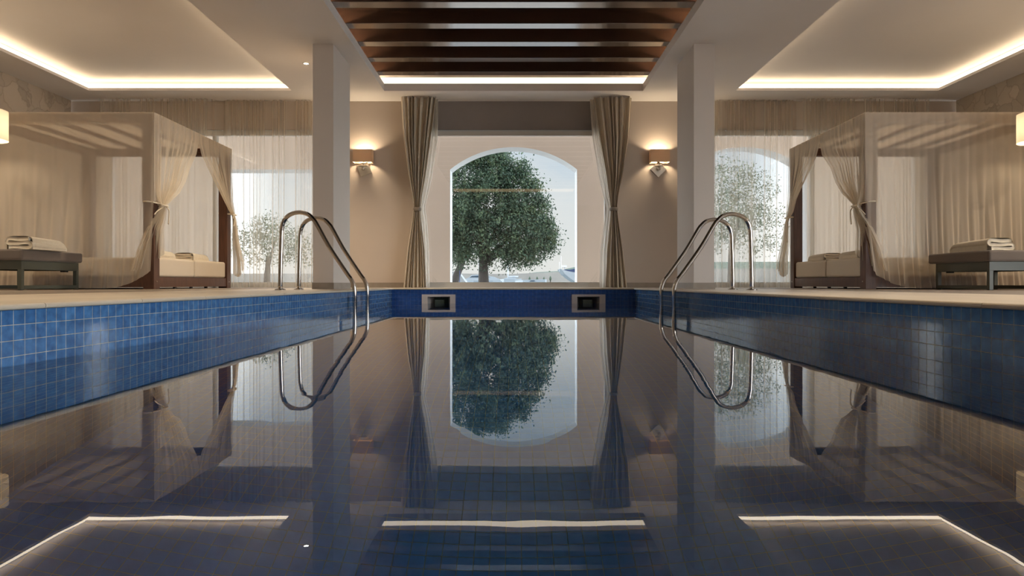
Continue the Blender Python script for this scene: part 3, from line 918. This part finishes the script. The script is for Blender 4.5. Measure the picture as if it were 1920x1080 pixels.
# ================================================================== DAYBEDS
def towel(name, x0, x1, y0, y1, z, h, label, group, seed):
    """folded towel: stacked loops seen on the end that faces the pool's near end, smooth fold along the rest"""
    rnd = random.Random(seed)
    n = 3
    t = h / n
    w = x1 - x0
    # centre line of the folded strip in the xz plane
    pts = []
    for k in range(n):
        zc = z + t * (k + .5)
        xa, xb = (x0 + t * .6, x1 - t * .6) if k % 2 == 0 else (x1 - t * .6, x0 + t * .6)
        for j in range(7):
            u = j / 6
            pts.append((lerp(xa, xb, u), zc + .10 * t * math.sin(u * 5 + k)))
        if k < n - 1:
            sx = 1 if xb > xa else -1
            for j in range(1, 6):
                a = -PI / 2 + PI * j / 6
                pts.append((xb + sx * t * .5 * math.cos(a), zc + t * .5 + t * .5 * math.sin(a)))
    hw = t * .44
    P = [Vector((a, 0, b)) for a, b in pts]
    top, bot = [], []
    for i, p in enumerate(P):
        d = (P[min(i + 1, len(P) - 1)] - P[max(i - 1, 0)]).normalized()
        nn = Vector((-d.z, 0, d.x))
        top.append(p + nn * hw); bot.append(p - nn * hw)
    sec = top + list(reversed(bot))
    ny = 12
    vs = []; N = len(sec)
    cx, cz = (x0 + x1) / 2, z
    for j in range(ny + 1):
        v = j / ny
        sag = 1 - .16 * v - .45 * max(0, (v - .85) / .15) ** 2
        wd = 1 - .10 * max(0, (v - .85) / .15) ** 2
        for p in sec:
            q = noise.noise(Vector((p.x * 14, v * 4, p.z * 14 + seed))) * .004
            vs.append((cx + (p.x - cx) * wd + q, lerp(y0, y1, v), cz + (p.z - cz) * sag + max(0, q)))
    fs = []
    for j in range(ny):
        for i in range(N):
            a = j * N + i; b = j * N + (i + 1) % N
            fs.append((a, b, b + N, a + N))
    # end caps as quads between top and bottom lines
    M_ = len(top)
    for base in (0, ny * N):
        for i in range(M_ - 1):
            fs.append((base + i, base + i + 1, base + N - 2 - i, base + N - 1 - i))
    m = MB(); m.add(vs, fs)
    # outer wrap: one smooth layer round the back part of the stack
    def wf(u, v):
        a = PI * u
        yy = lerp(y0 + (y1 - y0) * .03, y1 + .006, v)
        sag = 1 - .16 * v - .40 * max(0, (v - .80) / .20) ** 2
        ww = w / 2 + .006 - .012 * max(0, (v - .85) / .15) ** 2
        cx2 = -math.cos(a); k = 5
        px = math.copysign(abs(math.cos(a)) ** (2 / k), cx2) * ww
        pz = (abs(math.sin(a)) ** (2 / k)) * (h + .008) * sag
        return (cx + px, yy, z + max(.001, pz))
    m.grid(wf, 30, 12)
    # far end cap
    m.add([wf(i / 30, 1.0) for i in range(31)], [tuple(range(31))])
    o = m.build(name, MT['towel'], smooth=True, fix=False)
    return tag(o, label, 'towel', group)

def daybed(s, xi, word, hf):
    xo = xi + 2.0
    y0, y1 = 7.35, 9.35
    zt = CZ + 1.868
    z0 = DZ
    W_ = .12
    r = root('canopy_bed', (s * (xi + 1), (y0 + y1) / 2, z0), 'dark wood canopy bed draped in cream netting, on the ' + word + ' side of the pool', 'canopy bed', 'canopy beds beside the pool')
    X = lambda a: s * a
    for (a, b) in ((xi, y0), (xo - W_, y0), (xi, y1 - W_), (xo - W_, y1 - W_)):
        m = MB(); m.box(X(a), X(a + W_), b, b + W_, z0 + .0, zt)
        p = child(m.build('post', MT['wood'], bevel=.004), r)
    h = .105
    m = MB()
    m.box(X(xi + W_), X(xo - W_), y0, y0 + W_ * .6, zt - h, zt); m.box(X(xi + W_), X(xo - W_), y1 - W_ * .6, y1, zt - h, zt)
    m.box(X(xi), X(xi + W_ * .6), y0 + W_, y1 - W_, zt - h, zt); m.box(X(xo - W_ * .6), X(xo), y0 + W_, y1 - W_, zt - h, zt)
    child(m.build('top_rail', MT['wood'], fix=True), r)
    for k in range(4):
        xb = xi + .24 + .40 * k + .14
        m = MB(); m.box(X(xb), X(xb + .045), y0 + .07, y1 - .07, zt - .06, zt - .02)
        child(m.build('roof_batten', MT['wood']), r)
    m = MB()
    m.box(X(xi + .015), X(xo - .015), y0 + .012, y0 + .05, z0 + .022, z0 + .135); m.box(X(xi + .015), X(xo - .015), y1 - .05, y1 - .012, z0 + .022, z0 + .135)
    m.box(X(xi + .012), X(xi + .05), y0 + W_, y1 - W_, z0 + .022, z0 + .135); m.box(X(xo - .05), X(xo - .012), y0 + W_, y1 - W_, z0 + .022, z0 + .135)
    m.box(X(xi + .05), X(xo - .05), y0 + .05, y1 - .05, z0 + .08, z0 + .12)
    child(m.build('base_frame', MT['wood'], fix=True), r)
    for b in (y0 + .55, y0 + .95, y0 + 1.35):
        m = MB(); m.lathe([(.02, 0), (.02, .03)], (X(xi + .05), b, z0), 12); child(m.build('glide', MT['black']), r)
    # netting wrapped over the pool-side corner post and the two visible top rails
    e_ = .008
    for (xa, xb, ya, yb, za, zb) in ((xi - e_, xi + W_ + e_, y0 - e_, y0 + W_ + e_, CZ + .90, zt - .001), (xi + W_ + e_, xo, y0 - e_, y0 + W_ * .6 + e_, zt - h - e_, zt - .001), (xi - e_, xi + W_ * .6 + e_, y0 + W_ + e_, y1, zt - h - e_, zt - .001)):
        m = MB(); m.box(X(xa), X(xb), ya, yb, za, zb)
        child(m.build('netting_sleeve', MT['sleeve']), r)
    # bolts on the corner posts
    for b in (y0 + .06, y1 - .06):
        m = MB(); m.tube([(X(xi + .002), b, z0 + .085), (X(xi - .004), b, z0 + .085)], .008, 12)
        child(m.build('bolt', MT['nickel']), r)
    # mattresses
    ym = y0 + .97
    for a, b in ((y0 + W_ + .005, ym - .006), (ym + .006, y1 - W_ - .02)):
        m = MB(); m.box(X(xi + .012), X(xo - .10), a, b, z0 + .137, z0 + .355)
        child(m.build('mattress', MT['mattress'], bevel=.028, seg=4), r)
    # roof cloth
    m = MB()
    def rf(u, v):
        x_ = lerp(xi - .012, xo + .012, u); y_ = lerp(y0 - .012, y1 + .012, v)
        edge = min(u, 1 - u, v, 1 - v)
        sag = .012 * math.sin(PI * u) * math.sin(PI * v)
        return (X(x_), y_, zt + .006 - sag)
    m.grid(rf, 24, 24)
    child(m.build('canopy_roof', MT['canopy'], smooth=True), r)
    # near side netting (towards the camera), closed, hem swept up at the pool-side corner
    m = MB(); sd = 31 if s < 0 else 47
    def near(u, v):
        x_ = lerp(xi - .012, xo + .012, u)
        hemz = z0 + .010
        cl = max(0.0, 1 - u / .26)
        hemz += .19 * cl ** 2.2
        z_ = lerp(zt + .006, hemz, v)
        fold = (.003 + .036 * v ** 1.6) * hf
        q = fold * (math.sin(2 * PI * 11 * u + 2.0 * math.sin(3 * u) + .8 * v) + .5 * math.sin(2 * PI * 24 * u + 1.1) * v) + .035 * noise.noise(Vector((u * 5, v * 2.2, sd)))* v
        bulge = .03 * v ** 2
        fl = .015 * max(0, (v - .8) / .2) ** 2
        return (X(x_ + .04 * v * v * (1 - u) * (hf)), y0 - .014 - bulge - abs(q) * .9 - fl, z_)
    m.grid(near, 170, 40)
    child(m.build('front_netting', MT['bedsheer'], smooth=True), r)
    # back and outer netting
    for nm, A, B, sd2 in (('back_netting', (xi, y1 + .02), (xo, y1 + .02), 5), ('side_netting', (xo + .015, y0), (xo + .015, y1), 6)):
        rows = [(zt, (X(A[0]), A[1], X(B[0]), B[1])), (z0 + .01, (X(A[0]), A[1], X(B[0]), B[1]))]
        m = drape_mesh(rows, 13, .010, 130, 10, sd2, ampk=lambda v: .3 + v)
        child(m.build(nm, MT['bedside'], smooth=True), r)
    # pool-side drapes
    xs = xi - .014
    ymid = 8.36 if s < 0 else 8.42
    def C(z, ya, yb, xa=xs, xb=xs): return (CZ + z, (X(xa), ya, X(xb), yb))
    rows = [C(1.872, y0 - .012, ymid), C(1.77, y0 - .012, ymid), C(1.60, y0 - .01, ymid - .07), C(1.39, y0, 8.11), C(1.20, y0, 7.97, xs, xs - .01), C(1.05, y0 + .01, 7.80, xs, xs - .02), C(.95, y0 + .02, 7.62, xs - .01, xs - .03), C(.875, y0 + .045, 7.49, xs - .03, xs - .04), C(.845, y0 + .05, 7.475, xs - .03, xs - .045), C(.80, y0 + .03, 7.485, xs - .02, xs - .045),
            C(.60, y0 - .05, 7.455, xs + .06, xs - .03), C(.40, y0 - .09, 7.475, xs + .13, xs - .03), C(.13, y0 - .11, 7.49, xs + .20, xs - .03)]
    def hemf(u, z, v):
        return z + (0.20 * max(0, (v - .6) / .4) * u ** 1.5 if True else 0)
    m = drape_mesh(rows, 9, .012, 150, 70, 60 + s, ampk=lambda v: .35 + 1.4 * min(1, v * 1.9) if v < .55 else 1.5, zfun=hemf)
    child(m.build('tied_netting', MT['bedside'], smooth=True), r)
    zf = .948 if s < 0 else .905
    rows = [C(1.872, y1 + .012, ymid), C(1.77, y1 + .012, ymid), C(1.60, y1 + .01, ymid + .10), C(1.35, y1, ymid + .42), C(1.15, y1, ymid + .68, xs, xs - .01), C(zf + .06, y1, y1 - .16, xs - .02, xs - .03), C(zf, y1 - .02, y1 - .08, xs - .03, xs - .05), C(zf - .06, y1, y1 - .06, xs - .02, xs - .07),
            C(.60, y1 + .03, y1 - .06, xs + .0, xs - .11), C(.30, y1 + .05, y1 - .07, xs + .0, xs - .19), C(.14, y1 + .05, y1 - .08, xs, xs - .20)]
    def hemf2(u, z, v):
        return z - .08 * max(0, (v - .7) / .3) * math.sin(PI * u) + .06 * v * u
    m = drape_mesh(rows, 8, .011, 130, 60, 70 + s, ampk=lambda v: .35 + 1.3 * min(1, v * 1.9) if v < .55 else 1.4, zfun=hemf2)
    child(m.build('tied_netting', MT['bedside'], smooth=True), r)
    # cloth ties: loop round the post, knot and tails
    for (ty, tz, tl, inn) in ((y0 + .105, CZ + .86, .0, 1), (y1 - .05, CZ + zf, .0, -1)):
        m = MB()
        xk = xs - .055
        loop = [(X(xk), ty, tz), (X(xk + .02), ty - .05 * inn, tz + .015), (X(xs + .03), ty - .13 * inn, tz + .03), (X(xs + .10), ty - .14 * inn, tz + .035), (X(xs + .15), ty - .06 * inn, tz + .03), (X(xs + .14), ty + .04 * inn, tz + .02), (X(xs + .03), ty + .06 * inn, tz + .01), (X(xk + .01), ty + .035 * inn, tz)]
        m.tube(catmull(loop, 5), .0085, 8)
        m.tube(catmull([(X(xk + .06), ty - .04, tz + .012), (X(xk - .008), ty - .025, tz + .0), (X(xk - .012), ty + .03, tz), (X(xk + .06), ty + .045, tz + .012)], 6), .011, 8)
        if inn < 0:
            m.tube(catmull([(X(xk), ty, tz), (X(xk - .02), ty - .03, tz - .05), (X(xk - .018), ty - .045, tz - .13), (X(xk - .012), ty - .05, tz - (.16 if s < 0 else .34))], 6), .0085, 8)
            m.tube(catmull([(X(xk), ty, tz), (X(xk - .02), ty - .06, tz - .01), (X(xk - .02), ty - .09, tz - .06)], 6), .0075, 8)
        else:
            m.tube(catmull([(X(xk), ty, tz), (X(xk - .02), ty + .04, tz - .04), (X(xk - .018), ty + .05, tz - .10), (X(xk - .012), ty + .045, tz - .2)], 6), .007, 8)
            m.tube(catmull([(X(xk), ty, tz), (X(xs - .03), ty - .10, tz - .06), (X(xs - .02), ty - .16, tz - .11)], 6), .006, 8)
        child(m.build('cloth_tie', MT['tie'], smooth=True), r)
    return r
daybed(-1, 3.95, 'left', .35)
daybed(1, 3.865, 'right', 1.0)
zm = DZ + .357
TG = 'folded cream towels on the canopy beds'
towel('folded_towel', -4.25, -4.03, 8.40, 8.86, zm, .085, 'folded cream towel on the left canopy bed, the one farther from the pool netting tie', TG, 1)['label'] = 'folded cream towel on the left canopy bed, near the middle of the mattress'
towel('folded_towel', -4.25, -4.03, 7.56, 7.99, zm, .085, 'folded cream towel on the left canopy bed, partly behind the tied netting', TG, 2)
towel('folded_towel', 3.93, 4.15, 8.46, 8.95, zm, .085, 'folded cream towel on the right canopy bed, near the middle of the mattress', TG, 3)
towel('folded_towel', 3.93, 4.15, 7.62, 8.10, zm, .085, 'folded cream towel on the right canopy bed, partly behind the tied netting', TG, 4)

# ================================================================== OTTOMANS
def ottoman(s, xi, y0, y1, zoff, label, ov):
    r = root('ottoman', (s * (xi + .35), (y0 + y1) / 2, DZ), label, 'ottoman', 'padded ottomans on the deck')
    X = lambda a: s * a
    xo = xi + .68
    ct = CZ + .322 + zoff
    m = MB(); m.box(X(xi), X(xo), y0, y1, ct - .105, ct)
    child(m.build('cushion', MT['otto'], bevel=.022, seg=4), r)
    fx0, fx1, fy0, fy1 = xi + .025, xo - .02, y0 + .03, y1 - ov
    zt = ct - .107; t = .038
    m = MB()
    m.box(X(fx0), X(fx1), fy0, fy0 + .03, zt - .085, zt); m.box(X(fx0), X(fx1), fy1 - .03, fy1, zt - .085, zt)
    m.box(X(fx0), X(fx0 + .03), fy0 + .03, fy1 - .03, zt - .085, zt); m.box(X(fx1 - .03), X(fx1), fy0 + .03, fy1 - .03, zt - .085, zt)
    child(m.build('top_frame', MT['ottof'], bevel=.002), r)
    for a in (fx0, fx1 - t):
        for b in (fy0, fy1 - t):
            m = MB(); m.box(X(a), X(a + t), b, b + t, DZ + .004, zt - .085)
            child(m.build('leg', MT['ottof'], bevel=.002), r)
            m = MB(); m.box(X(a + .004), X(a + t - .004), b + .004, b + t - .004, DZ, DZ + .004)
            child(m.build('foot_pad', MT['black']), r)
    for a in (fx0, fx1 - t):
        m = MB(); m.box(X(a), X(a + t), fy0 + t, fy1 - t, DZ + .010, DZ + .045)
        child(m.build('floor_rail', MT['ottof'], bevel=.002), r)
    m = MB(); m.box(X(fx0 + .04), X(fx0 + .09), fy1 - .16, fy1 - .11, zt - .10, zt - .085)
    child(m.build('bracket', MT['black']), r)
    return ct
c1_ = ottoman(-1, 4.63, 6.30, 7.20, 0.0, 'low taupe cushioned ottoman on a grey metal frame, at the left edge', .035)
c2_ = ottoman(1, 4.475, 6.30, 7.235, -.010, 'low taupe cushioned ottoman on a grey metal frame, at the right edge', .10)
towel('folded_towel', -4.81, -4.575, 6.345, 6.86, c1_ + .001, .118, 'thick folded cream towel on the left ottoman', None, 5)
towel('folded_towel', 4.545, 4.785, 6.40, 6.98, c2_ + .001, .115, 'thick folded cream towel on the right ottoman', None, 6)

# ================================================================== FLOOR LAMPS at the picture's edges
for s, xc, zb, zt_, w in ((-1, 5.452, 1.479, 1.787, 'left'), (1, 5.428, 1.457, 1.754, 'right')):
    y = 6.9
    r = root('floor_lamp', (s * xc, y, DZ), 'round cream drum shade lamp cut off by the ' + w + ' edge, above the ottoman', 'floor lamp', 'drum shade lamps')
    m = MB(); m.lathe([(.198, zb + CZ - DZ), (.198, zt_ + CZ - DZ)], (s * xc, y, DZ), 56, cap=False)
    child(m.build('lamp_shade', MT['shade2'], smooth=True), r)
    m = MB(); m.lathe([(.0995, 0), (.0995, .012), (.02, .020)], (s * xc, y, DZ), 40); child(m.build('base', MT['nickel'], bevel=.001), r)
    m = MB(); m.tube([(s * xc, y, DZ + .01), (s * xc, y, CZ + zb + .12)], .011, 14); child(m.build('pole', MT['nickel'], smooth=True), r)
    m = MB(); m.lathe([(.001, -.03), (.02, -.022), (.03, 0), (.02, .028), (.008, .045)], (s * xc, y, CZ + zb + .15), 20); child(m.build('bulb', MT['bulb'], smooth=True), r)
    L = bpy.data.lights.new('drum_lamp', 'POINT'); L.energy = LAMP_W; L.color = (1, .78, .52); L.shadow_soft_size = .05
    o = bpy.data.objects.new('lamp', L); COL.objects.link(o); o.location = (s * xc, y, CZ + zb + .15); child(o, r)

# ================================================================== OUTSIDE
def px(x, y, d):
    return Vector(((x - 963) / F * d, d, CZ + (531 - y) / F * d))
def tree(name, d, base, top, blobs, nleaf, seed, label, r0, branches):
    rnd = random.Random(seed); rs = np.random.RandomState(seed)
    b = px(*base, d)
    r = root(name, (b.x, d, -0.75), label, 'tree', 'trees outside the window')
    t = px(*top, d)
    pts = catmull([(b.x, d, -.80), (b.x + (t.x - b.x) * .15, d, b.z), (lerp(b.x, t.x, .6), d + .05, lerp(b.z, t.z, .5)), (t.x, d, t.z)], 5)
    m = MB(); m.tube(pts, [r0 * (1.25 - .75 * i / (len(pts) - 1)) for i in range(len(pts))], 12)
    for (bx, by, dy) in branches:
        e_ = px(bx, by, d); e_.y += dy
        st = Vector(pts[int(len(pts) * .62)])
        mid = (st + e_) / 2 + Vector((0, 0, .15))
        cc = catmull([st, mid, e_], 6)
        m.tube(cc, [r0 * .5 * (1 - .8 * i / (len(cc) - 1)) for i in range(len(cc))], 7)
    child(m.build('trunk', MT['bark'], smooth=True), r)
    k = d / F
    cl = []; tot = sum(bb[2] ** 2 for bb in blobs)
    for (cx, cy_, rr) in blobs:
        c = px(cx, cy_, d); R_ = rr * k
        for _ in range(int(620 * rr * rr / tot) + 8):
            v = rs.normal(size=3); v /= np.linalg.norm(v)
            rad = R_ * (rs.uniform(.15, 1) ** .45)
            cl.append((c.x + v[0] * rad, c.y + v[1] * rad * .9, c.z + v[2] * rad, rs.uniform(.16, .36)))
    cl = np.array(cl)
    idx = rs.randint(0, len(cl), nleaf)
    cen = cl[idx, :3] + rs.normal(size=(nleaf, 3)) * (cl[idx, 3:4] * .62)
    a = rs.normal(size=(nleaf, 3)); a /= np.linalg.norm(a, axis=1)[:, None]
    up = rs.normal(size=(nleaf, 3)) + np.array([0, 0, .8])
    bb_ = np.cross(a, up); bb_ /= np.linalg.norm(bb_, axis=1)[:, None]
    ln = rs.uniform(.032, .068, (nleaf, 1)); wd = ln * .5
    v = np.stack([cen - a * ln, cen - bb_ * wd, cen + a * ln, cen + bb_ * wd], 1).reshape(-1, 3)
    f = np.arange(nleaf * 4).reshape(-1, 4)
    me = bpy.data.meshes.new('foliage'); me.from_pydata(v.tolist(), [], f.tolist()); me.materials.append(MT['leaf'])
    o = bpy.data.objects.new('foliage', me); COL.objects.link(o); child(o, r)
tree('leafy_tree', 25, (907, 529), (905, 440),
     [(880, 420, 75), (920, 400, 78), (950, 440, 70), (985, 440, 50), (1000, 470, 30), (880, 330, 55), (925, 325, 42), (960, 350, 40), (985, 385, 38), (1012, 425, 26), (1022, 452, 17), (945, 306, 15), (976, 318, 15), (850, 390, 70), (900, 300, 30), (935, 296, 16), (1000, 350, 12), (1015, 385, 13), (960, 478, 22), (860, 465, 30), (1031, 440, 9)],
     62000, 5, 'large dense green tree framed by the central arch', .20, [(940, 400, .4), (870, 390, -.4), (985, 430, .2), (890, 340, .5), (1010, 460, 0)])
tree('leafy_tree', 31.5, (848, 529), (878, 455),
     [(860, 440, 40), (835, 420, 60), (845, 480, 28), (868, 480, 22), (800, 400, 70)],
     9000, 9, 'leaning dark trunked tree at the left jamb of the central arch', .19, [(840, 430, 0)])
tree('leafy_tree', 30, (1370, 529), (1372, 430),
     [(1360, 400, 60), (1400, 370, 60), (1420, 430, 55), (1330, 430, 50), (1370, 340, 45)],
     9000, 19, 'tree outside, dimly seen through the right sheer curtain', .16, [(1390, 390, 0)])
tree('leafy_tree', 30, (500, 529), (502, 480),
     [(470, 460, 42), (520, 455, 45), (560, 470, 35), (500, 430, 30)],
     4600, 29, 'tree outside, dimly seen through the left sheer curtain', .16, [(520, 440, 0)])

# far slope and breakwater
m = MB()
prof_ = [(-500, 513), (700, 513), (840, 512.5), (880, 513), (900, 513.5), (960, 513.5), (1000, 512), (1040, 510), (1090, 508), (1300, 504), (2400, 500)]
for (x0, a), (x1, b) in zip(prof_, prof_[1:]):
    p, q = px(x0, a, 180), px(x1, b, 180)
    m.add([(p.x, 172, -1.5), (q.x, 172, -1.5), q, p, (p.x, 200, -1.5), (q.x, 200, -1.5)], [(0, 1, 2, 3), (2, 5, 4, 3)])
tag(m.build('hill_slope', MT['tanhill']), 'low tan slope across the water', None, None, 'structure')
m = MB()
prof_ = [(985, 513, 513), (1005, 510.5, 513), (1030, 509, 512), (1050, 508, 511), (1062, 504, 511), (1080, 500, 511), (1200, 492, 511), (1600, 490, 511)]
for (x0, a, a2), (x1, b, b2) in zip(prof_, prof_[1:]):
    p, q = px(x0, a, 210), px(x1, b, 210)
    m.add([(p.x, 204, -1), (q.x, 204, -1), q, p], [(0, 1, 2, 3)])
    m.add([p, q, (q.x, 230, -1), (p.x, 230, -1)], [(0, 1, 2, 3)])
tag(m.build('hill_scrub', MT['green']), 'grey green hill behind the slope', None, None, 'structure')
# small cypresses on the slope
sh = None
for k, (x_, h_) in enumerate(((936, 4), (950, 4), (964, 4), (993, 8), (1007, 8), (1020, 7.5), (1032, 9))):
    p = px(x_, 526, 150)
    mm = MB()
    hh = h_ * 150 / F
    mm.lathe([(.02, hh), (.16 * hh, hh * .75), (.26 * hh, hh * .4), (.22 * hh, hh * .1), (.05 * hh, 0)], (0, 0, 0), 10)
    for i in range(len(mm.v)):
        v_ = mm.v[i]; n_ = 1 + .35 * noise.noise(Vector(v_) * 6 + Vector((k, 0, 0))); mm.v[i] = (v_[0] * n_, v_[1] * n_, v_[2])
    o = mm.build('small_conifer', MT['olive'], smooth=True); o.location = p
    tag(o, 'tiny dark conifer on the far slope, ' + ('faintest, left of the tall mast', 'faint, just behind the tall mast', 'faint, just right of the tall mast', 'first of the four toward the yacht', 'second of the four toward the yacht', 'third of the four toward the yacht', 'tallest and closest to the yacht')[k], 'tree', 'tiny conifers on the far slope, ' + ('faint ones' if k < 3 else 'dark row'))
    st_ = MB(); st_.box(p.x - .1, p.x + .1, 149.9, 150.1, -1.45, p.z + .02)
    q_ = st_.build('trunk', MT['bark']); q_.parent = o; q_.matrix_parent_inverse = Matrix.Translation(-p)

def hull(m, pts_top, d, beam, zb, mi=0):
    """boat hull lofted along x: pts_top = [(pixel x, pixel y of sheer, width factor)]"""
    rows = []
    for (x_, y_, wf) in pts_top:
        p = px(x_, y_, d)
        hw = beam / 2 * wf
        rows.append([(p.x, d - hw, p.z), (p.x, d - hw * .75, lerp(p.z, zb, .6)), (p.x, d, zb), (p.x, d + hw * .75, lerp(p.z, zb, .6)), (p.x, d + hw, p.z)])
    vs = [v for row in rows for v in row]
    fs = []
    for i in range(len(rows) - 1):
        for k in range(4):
            a = i * 5 + k; fs.append((a, a + 1, a + 6, a + 5))
        fs.append((i * 5 + 4, i * 5, i * 5 + 5, i * 5 + 9))
    fs.append((0, 1, 2, 3, 4)); e_ = (len(rows) - 1) * 5; fs.append((e_ + 4, e_ + 3, e_ + 2, e_ + 1, e_))
    m.add(vs, fs, mi)
def slab(m, poly, d, w, mi=0):
    P = [px(x_, y_, d) for x_, y_ in poly]
    m.prism([(p.x, p.z) for p in P], 1, d - w / 2, d + w / 2, mi)

# white cabin boat behind the trunk
d = 48
r = root('motor_boat', px(905, 529, d) * 1.0, 'white cabin boat moored behind the tree trunk', 'boat')
r.location.z = -1.4
m = MB(); hull(m, [(856, 527, .1), (868, 526.5, .7), (890, 526, 1), (925, 526, 1), (942, 527, .8)], d, 2.6, -1.45)
child(m.build('hull', MT['boatw'], fix=True), r)
m = MB(); slab(m, [(866, 526.5), (880, 521), (886, 516), (902, 515), (926, 519), (938, 524), (940, 526.5)], d, 2.0)
child(m.build('cabin', MT['boatw'], fix=True), r)
m = MB(); slab(m, [(882, 520.5), (887, 517.5), (899, 517), (900, 520.5)], d, 2.03)
child(m.build('cabin_window', MT['darkglass'], fix=True), r)
m = MB(); p = px(899.5, 515, d); m.box(p.x - .075, p.x + .075, d - .07, d + .07, p.z - .1, px(0, 488, d).z)
child(m.build('mast', MT['mast']), r)
# sailing boat hulls with the tall mast
d = 62
r = root('sailing_boat', px(955, 529, d), 'low white sailing boat under the tall grey mast', 'boat'); r.location.z = -1.4
m = MB(); hull(m, [(932, 524.5, .1), (945, 523, .8), (965, 523, 1), (978, 522.5, .8)], d, 2.4, -1.45)
child(m.build('hull', MT['boatw'], fix=True), r)
m = MB(); slab(m, [(944, 523.5), (948, 521), (966, 521), (970, 523.5)], d, 1.4); child(m.build('cabin', MT['boatw'], fix=True), r)
m = MB(); p = px(952.5, 522, d); m.tube([(p.x, d, p.z), (p.x, d, px(0, 440, d).z)], .062, 10); child(m.build('mast', MT['mast'], smooth=True), r)
m = MB(); a = px(953, 519.5, d); b = px(972, 519, d); m.tube([a, b], .10, 8); child(m.build('furled_sail', MT['boatw'], smooth=True), r)
d = 55
r = root('motor_boat', px(1000, 529, d), 'long low white boat with a dark window, right of the tall mast', 'boat'); r.location.z = -1.4
m = MB(); hull(m, [(966, 526.5, .1), (980, 524.8, .7), (1000, 524.2, 1), (1021, 523.8, .9), (1024, 524.2, .8)], d, 2.4, -1.45)
child(m.build('hull', MT['boatw'], fix=True), r)
m = MB(); slab(m, [(992, 527.6), (995, 525.6), (1001, 525.6), (1003, 527.6)], d, 2.42); child(m.build('window', MT['darkglass'], fix=True), r)
# large boat bow on the right
d = 38
r = root('motor_yacht', px(1095, 529, d), 'white yacht bow with navy canvas at the right jamb of the arch', 'boat'); r.location.z = -1.4
m = MB(); slab(m, [(1048, 505), (1053, 507), (1062, 509.5), (1080, 513), (1150, 514), (1150, 575), (1105, 575), (1090, 548), (1078, 531), (1066, 523), (1056, 515)], d, 3.0)
child(m.build('hull', MT['boatw'], fix=True), r)
m = MB(); slab(m, [(1055, 510), (1056, 506), (1064, 506.5), (1080, 503.5), (1110, 502), (1110, 516), (1082, 514)], d, 2.6)
child(m.build('canvas_cover', MT['navy'], fix=True), r)
m = MB(); slab(m, [(1053, 498), (1062, 498), (1062, 501), (1054, 501)], d, .5); p = px(1058.5, 501, d); m.box(p.x - .02, p.x + .02, d - .02, d + .02, px(0, 508, d).z, p.z)
child(m.build('radar', MT['mast'], fix=True), r)
m = MB()
for x_, yt in ((1048.8, 491), (1052.3, 480)):
    a = px(x_, 509, d); b = px(x_, yt, d); m.tube([a, b], .014, 6)
child(m.build('antenna', MT['mast']), r)
# grey slatted roof and lamp post by the left jamb
d = 30
m = MB(); slab(m, [(840, 524), (851, 510), (860, 509), (875, 529), (875, 534), (840, 534)], d + 3, 1.5)
o = tag(m.build('market_awning', MT['slate'], fix=True), 'grey slatted awning low beside the leaning tree', 'awning')
a = px(858, 530, d + 3)
for q in (-.5, .3):
    m2 = MB(); m2.box(a.x + q, a.x + q + .06, d + 2.9, d + 3, -.75, a.z); m2.build('post', MT['mast'], o)
m = MB(); a = px(861.8, 503, d); m.tube([(a.x, d, -.75), (a.x, d, a.z)], .017, 8)
tag(m.build('marina_post', MT['navy']), 'thin dark post beside the leaning tree trunk', 'post')
